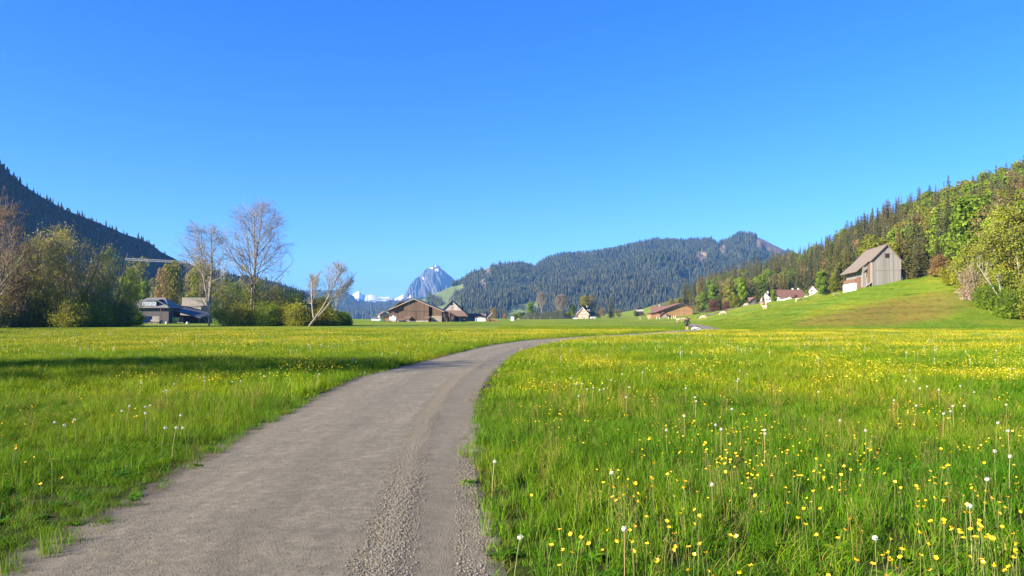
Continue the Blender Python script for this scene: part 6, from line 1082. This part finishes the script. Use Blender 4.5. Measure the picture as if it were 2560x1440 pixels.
def fences():
    def fpost(name, lab, px, Y, h, r, m, grp=None, cat='post'):
        x, y, z = at_(px, Y); t = thing(name, lab, cat, (x, y, z), 0, grp); Geo().bar((0, 0, -.1), (0, 0, h), r, 6).mk('post', MAT[m], t); Geo().bar((0, 0, h), (0, 0, h + .06), r * 1.35, 6).mk('cap', MAT['white'], t)
    for px, Y in [(1641, 300), (1649, 296), (1671, 292), (1679, 286), (1684, 294), (1688, 298), (1622, 310), (1600, 330)]: fpost('fence_post', 'thin white fence post in the pasture before the orange timber barn', px, Y, 1.1, .09, 'white', 'white fence posts before the orange barn')
    for px in (1320, 1335, 1350, 1376): fpost('fence_post', 'pale fence post in front of the dark bank left of the chalet', px, 420, 1.5, .10, 'palewood', 'pale posts before the dark bank')
    for px, Y, lab in ((418, 190, 'small grey stone block in the grass left of the bare tree'), (470, 186, 'second stone block nearer the slender bare tree')):
        x, y, z = at_(px, Y); o = qmesh('stone_block', *[a for a in (lambda m: (m[0], m[1]))(tubes([((0, 0, 0), (0, 0, .55), .45, .3)], 6))], [MAT['concrete']]); tag(link('stone_block', o, loc=(x, y, z)), lab, 'stone')
    for px, py, Y, w, lab in [(1060, 775, 1500, 9, 'tiny hut low on the slope right behind the brown barn')]:
        x = (px - 1280) / F * Y; m = MT['mid']; z = float(m.Z.ravel()[np.argmin((m.X - x) ** 2 + (m.Y - Y) ** 2)]) + 5; t = thing('hillside_hut', lab, 'hut', (x, Y, z - 5), .4); Geo().prism([(-w / 2, -4), (w / 2, -4), (w / 2, 4), (0, 8), (-w / 2, 4)], 0, 8).mk('wall', MAT['shingle'], t); Geo().slab([(0, -.5, 8.2), (0, 8.5, 8.2), (w / 2 + .6, 8.5, 3.6), (w / 2 + .6, -.5, 3.6)], .3).slab([(0, -.5, 8.2), (-w / 2 - .6, -.5, 3.6), (-w / 2 - .6, 8.5, 3.6), (0, 8.5, 8.2)], .3).mk('roof', MAT['roof_grey'], t)
# ------------------------------------------------------------------ walker, cart, cows
def skin(name, joints, edges, mat, sub=2, root=0):
    """joints: {key: (x, y, z, rx, ry)} grown into one continuous skin"""
    ks = list(joints); me = bpy.data.meshes.new(name + '_s'); me.from_pydata([joints[k][:3] for k in ks], [(ks.index(a), ks.index(b)) for a, b in edges], [])
    o = bpy.data.objects.new(name + '_s', me); COL.objects.link(o); md = o.modifiers.new('s', 'SKIN'); md.use_smooth_shade = True
    sv = me.skin_vertices[0].data
    for i, k in enumerate(ks): sv[i].radius = (joints[k][3], joints[k][4]); sv[i].use_root = (i == root)
    ss = o.modifiers.new('u', 'SUBSURF'); ss.levels = sub; ss.render_levels = sub
    dg = bpy.context.evaluated_depsgraph_get(); out = bpy.data.meshes.new_from_object(o.evaluated_get(dg)); out.name = name
    bpy.data.objects.remove(o); bpy.data.meshes.remove(me); out.materials.clear(); out.materials.append(mat); out.polygons.foreach_set('use_smooth', np.ones(len(out.polygons), bool)); return out
def ball(c, r, n=10, sc=(1, 1, 1)):
    V = []; Fc = []
    for i in range(n + 1):
        t = math.pi * i / n
        for j in range(2 * n): a = math.pi * j / n; V.append((c[0] + r * sc[0] * math.sin(t) * math.cos(a), c[1] + r * sc[1] * math.sin(t) * math.sin(a), c[2] + r * sc[2] * math.cos(t)))
    for i in range(n):
        for j in range(2 * n): Fc.append((i * 2 * n + j, i * 2 * n + (j + 1) % (2 * n), (i + 1) * 2 * n + (j + 1) % (2 * n), (i + 1) * 2 * n + j))
    return V, Fc
def make_person():
    Y = 99.0; x = (1717 - 1280) / F * Y; t = thing('person', 'walker seen from behind in a black jacket and black shorts on the far path', 'person', (x, Y, H(x, Y) + .06), math.radians(-12))
    J = {'pel': (0, 0, .95, .15, .11), 'sp1': (0, .01, 1.12, .135, .10), 'sp2': (0, .02, 1.30, .165, .115), 'ch': (0, .02, 1.42, .15, .10), 'nk': (0, .03, 1.53, .06, .06), 'hd': (0, .05, 1.60, .075, .085), 'hd2': (.0, .05, 1.70, .085, .10), 'hd3': (0, .04, 1.77, .06, .075)}
    E = [('pel', 'sp1'), ('sp1', 'sp2'), ('sp2', 'ch'), ('ch', 'nk'), ('nk', 'hd'), ('hd', 'hd2'), ('hd2', 'hd3')]
    arms = {-1: [(.19, .02, 1.42, .062), (.30, -.02, 1.18, .05), (.345, .02, 1.12, .045), (.25, .20, 1.06, .036), (.19, .28, 1.06, .028)], 1: [(.19, .02, 1.42, .062), (.31, -.02, 1.18, .05), (.345, .0, 1.11, .045), (.26, .16, 1.0, .036), (.20, .24, .96, .028)]}
    for s in (-1, 1):
        p = 'ch'
        for i, (a, b, c, r) in enumerate(arms[s]): k = f'a{s}{i}'; J[k] = (a * s, b, c, r, r); E.append((p, k)); p = k
        for f in range(5):
            k0 = f'f{s}{f}0'; k1 = f'f{s}{f}1'; hx, hy, hz, _ = arms[s][-1]; an = (f - 2) * .018
            J[k0] = (s * (hx - .02 - (.02 if f == 0 else 0)), hy + .04 - (.03 if f == 0 else 0), hz + an, .010, .010); J[k1] = (s * (hx - .045), hy + .07 - (.03 if f == 0 else 0) - abs(an) * .3, hz + an - .012, .008, .008); E += [(p, k0), (k0, k1)]
    legs = {-1: [(.09, 0, .86, .095), (.10, .10, .50, .062), (.10, .02, .28, .058), (.10, -.10, .09, .036), (.105, .02, .035, .034), (.11, .12, .03, .028)], 1: [(.09, -.01, .86, .095), (.10, -.02, .48, .062), (.10, -.06, .28, .058), (.10, -.06, .09, .036), (.10, .06, .035, .034), (.11, .16, .03, .028)]}
    for s in (-1, 1):
        p = 'pel'
        for i, (a, b, c, r) in enumerate(legs[s]): k = f'l{s}{i}'; J[k] = (a * s, b, c, r, r); E.append((p, k)); p = k
    link('body', skin('body', J, E, MAT['skin']), t)
    g = lambda k, e: (*J[k][:3], J[k][3] + e, J[k][4] + e)
    K = {'a': (0, 0, .84, .175, .135), 'b': (0, .0, 1.0, .17, .13)}; K.update({'c': g('sp1', .035), 'd': g('sp2', .035), 'e': g('ch', .03), 'f': (0, .03, 1.51, .075, .075)}); E2 = [('a', 'b'), ('b', 'c'), ('c', 'd'), ('d', 'e'), ('e', 'f')]
    for s in (-1, 1):
        p = 'e'
        for i in range(4): k = f'a{s}{i}'; K[k] = g(k, .024); E2.append((p, k)); p = k
    link('jacket', skin('jacket', K, E2, MAT['black']), t)
    K = {'a': (0, 0, .95, .165, .125)}; E3 = []
    for s in (-1, 1): K[f'b{s}'] = g(f'l{s}0', .025); b0 = J[f'l{s}0']; b1 = J[f'l{s}1']; K[f'c{s}'] = (b1[0], b1[1], .56, .088, .088); E3 += [('a', f'b{s}'), (f'b{s}', f'c{s}')]
    link('shorts', skin('shorts', K, E3, MAT['black']), t)
    V, Fc = ball((0, .025, 1.715), .108, 8, (.95, 1.0, 1.05)); hm = bpy.data.meshes.new('hair'); hm.from_pydata(V, [], Fc); hm.materials.append(MAT['hair']); link('hair', hm, t)
    V, Fc = ball((0, .148, 1.66), .018, 5, (.8, 1.2, 1.2)); V2, F2 = ball((0, .15, 1.612), .02, 5, (1.4, .5, .4)); fm = bpy.data.meshes.new('face'); fm.from_pydata(V + V2, [], Fc + [tuple(i + len(V) for i in f) for f in F2]); fm.materials.append(MAT['skin']); link('face', fm, t)
    for s in (-1, 1):
        l = legs[s]; sh = skin('shoe', {'a': (l[3][0] * s, l[3][1], .10, .05, .05), 'b': (l[4][0] * s, l[4][1] - .02, .045, .05, .05), 'c': (l[5][0] * s, l[5][1] + .02, .035, .045, .04)}, [('a', 'b'), ('b', 'c')], MAT['black']); link('shoe', sh, t)
    # low white cart with dark bars, drawbar up to the walker's hand
    c = thing('hand_cart', 'low white cart with black bars and small wheels beside the walker', 'cart', ((1739 - 1280) / F * Y, Y - .2, H(x + 1, Y) + .05), 0)
    Geo().prism([(-.55, .22), (.45, .18), (.62, .34), (.35, .46), (-.1, .55), (-.5, .42)], 0, .5).mk('body', MAT['white'], c)
    Geo().bar((-.32, .0, .26), (.36, .0, .34), .035).bar((.36, 0, .34), (.30, 0, .68), .035).bar((.30, 0, .68), (.2, 0, .69), .03).bar((.08, 0, .5), (-.02, 0, .70), .03).bar((.55, 0, .22), (.68, 0, .44), .03).mk('frame_bar', MAT['black'], c)
    Geo().bar((-.2, .25, .5), (-.9, .35, .84), .018).mk('drawbar', MAT['black'], c)
    for a, b in ((-.45, -.04), (-.1, -.04), (.5, -.04), (-.45, .54), (.5, .54)): Geo().bar((a, b, .13), (a, b + .05, .13), .13, 12).mk('wheel', MAT['rubber'], c)
def make_cows():
    def cow(head, mat):
        hz, hx = (1.42, 1.18) if head else (.22, 1.25)
        J = {'rump': (-.85, 0, 1.12, .25, .27), 'hip': (-.55, 0, 1.10, .29, .33), 'mid': (0, 0, 1.02, .33, .38), 'sh': (.55, 0, 1.08, .27, .34), 'nk': (.85, 0, 1.15 if head else .95, .16, .22), 'nk2': (1.02, 0, (1.30 if head else .62), .13, .16), 'hd': (hx, 0, hz + (.0 if head else .14), .13, .13), 'mz': (hx + .30 if head else hx + .14, 0, hz - .17, .085, .09), 'tl': (-1.02, 0, 1.15, .03, .03), 'tl2': (-1.12, 0, .7, .025, .025), 'tl3': (-1.1, 0, .42, .05, .05)}
        E = [('mid', 'hip'), ('hip', 'rump'), ('mid', 'sh'), ('sh', 'nk'), ('nk', 'nk2'), ('nk2', 'hd'), ('hd', 'mz'), ('rump', 'tl'), ('tl', 'tl2'), ('tl2', 'tl3')]
        for s in (-1, 1):
            J[f'h{s}'] = (-.72, s * .2, .78, .13, .15); J[f'k{s}'] = (-.62, s * .2, .62, .085, .10); J[f'o{s}'] = (-.86, s * .2, .42, .05, .055); J[f'n{s}'] = (-.80, s * .2, .08, .045, .045); J[f't{s}'] = (-.76, s * .2, .03, .05, .05); E += [('rump', f'h{s}'), (f'h{s}', f'k{s}'), (f'k{s}', f'o{s}'), (f'o{s}', f'n{s}'), (f'n{s}', f't{s}')]
            J[f'u{s}'] = (.58, s * .2, .75, .10, .12); J[f'w{s}'] = (.60, s * .2, .42, .055, .06); J[f'x{s}'] = (.58, s * .2, .08, .045, .045); J[f'y{s}'] = (.62, s * .2, .03, .05, .05); E += [('sh', f'u{s}'), (f'u{s}', f'w{s}'), (f'w{s}', f'x{s}'), (f'x{s}', f'y{s}')]
            J[f'e{s}'] = (hx - .05, s * .26, hz + (.06 if head else .2), .035, .05); E.append(('hd', f'e{s}'))
        ks = list(J); return skin('cow_body', J, E, mat, 2, ks.index('mid'))
    up, dn, up2 = cow(True, MAT['hide']), cow(False, MAT['hide']), cow(True, MAT['hide2'])
    for px, Y, rz, me, lab in [(1697, 232, 3.3, up, 'leftmost pale cow of the three standing close together before the orange barn'), (1709, 235, .2, up, 'middle pale cow of the three before the orange barn'), (1719, 238, .4, up2, 'tan cow at the right of the three, head raised, nearest the road'),
        (1758, 243, 2.9, dn, 'pale cow alone beside the road, right of the three'), (1808, 240, 3.0, dn, 'grazing cow on the slope below the reddish brown bushes'), (1912, 215, 1.8, up, 'pale cow lowest on the slope under the white house'), (1915, 248, 1.3, up, 'pale cow above another one under the dark spruce'), (1907, 252, 3.5, up, 'cow at the crest just left of its neighbour under the dark spruce'), (1996, 222, .3, dn, 'grazing cow on the crest below the long brown roof')]:
        x, y, z = at_(px, Y); t = thing('cow', lab, 'cow', (x, y, z), rz, 'cows on the hillside pasture'); t.scale = (.95,) * 3; link('body', me, t)
def make_haze():
    m = bpy.data.materials.new('haze_air'); m.use_nodes = True; nt = m.node_tree; nt.nodes.clear()
    o = nt.nodes.new('ShaderNodeOutputMaterial'); p = nt.nodes.new('ShaderNodeVolumePrincipled'); p.inputs['Color'].default_value = (0.15, 0.41, 0.92, 1); p.inputs['Density'].default_value = 0.000095
    p.inputs['Anisotropy'].default_value = 0.0; nt.links.new(p.outputs[0], o.inputs['Volume']); m.cycles.homogeneous_volume = True
    x0, x1, y0, y1, z0, z1 = -4500, 5500, -300, 11500, -25, 560
    V = [(x, y, z) for x in (x0, x1) for y in (y0, y1) for z in (z0, z1)]
    me = bpy.data.meshes.new('haze'); me.from_pydata(V, [], [(0, 1, 3, 2), (4, 6, 7, 5), (0, 4, 5, 1), (2, 3, 7, 6), (0, 2, 6, 4), (1, 5, 7, 3)]); me.materials.append(m)
    tag(link('haze', me), 'thin blue haze in the valley air that fades the far mountains', 'haze', kind='stuff')
MAT = {}
M_mtn(); M_ground(); veg_materials(); build_mats()
make_ground(); make_path()
MT = make_mountains()
old_barn(); brown_farm(); chalet(); orange_barn(); white_houses(); left_houses(); fences()
Pm = forest_protos()
make_forest(Pm)
make_far_woods()
make_hero_trees()
make_person(); make_cows()
make_meadow_cover()
make_haze()
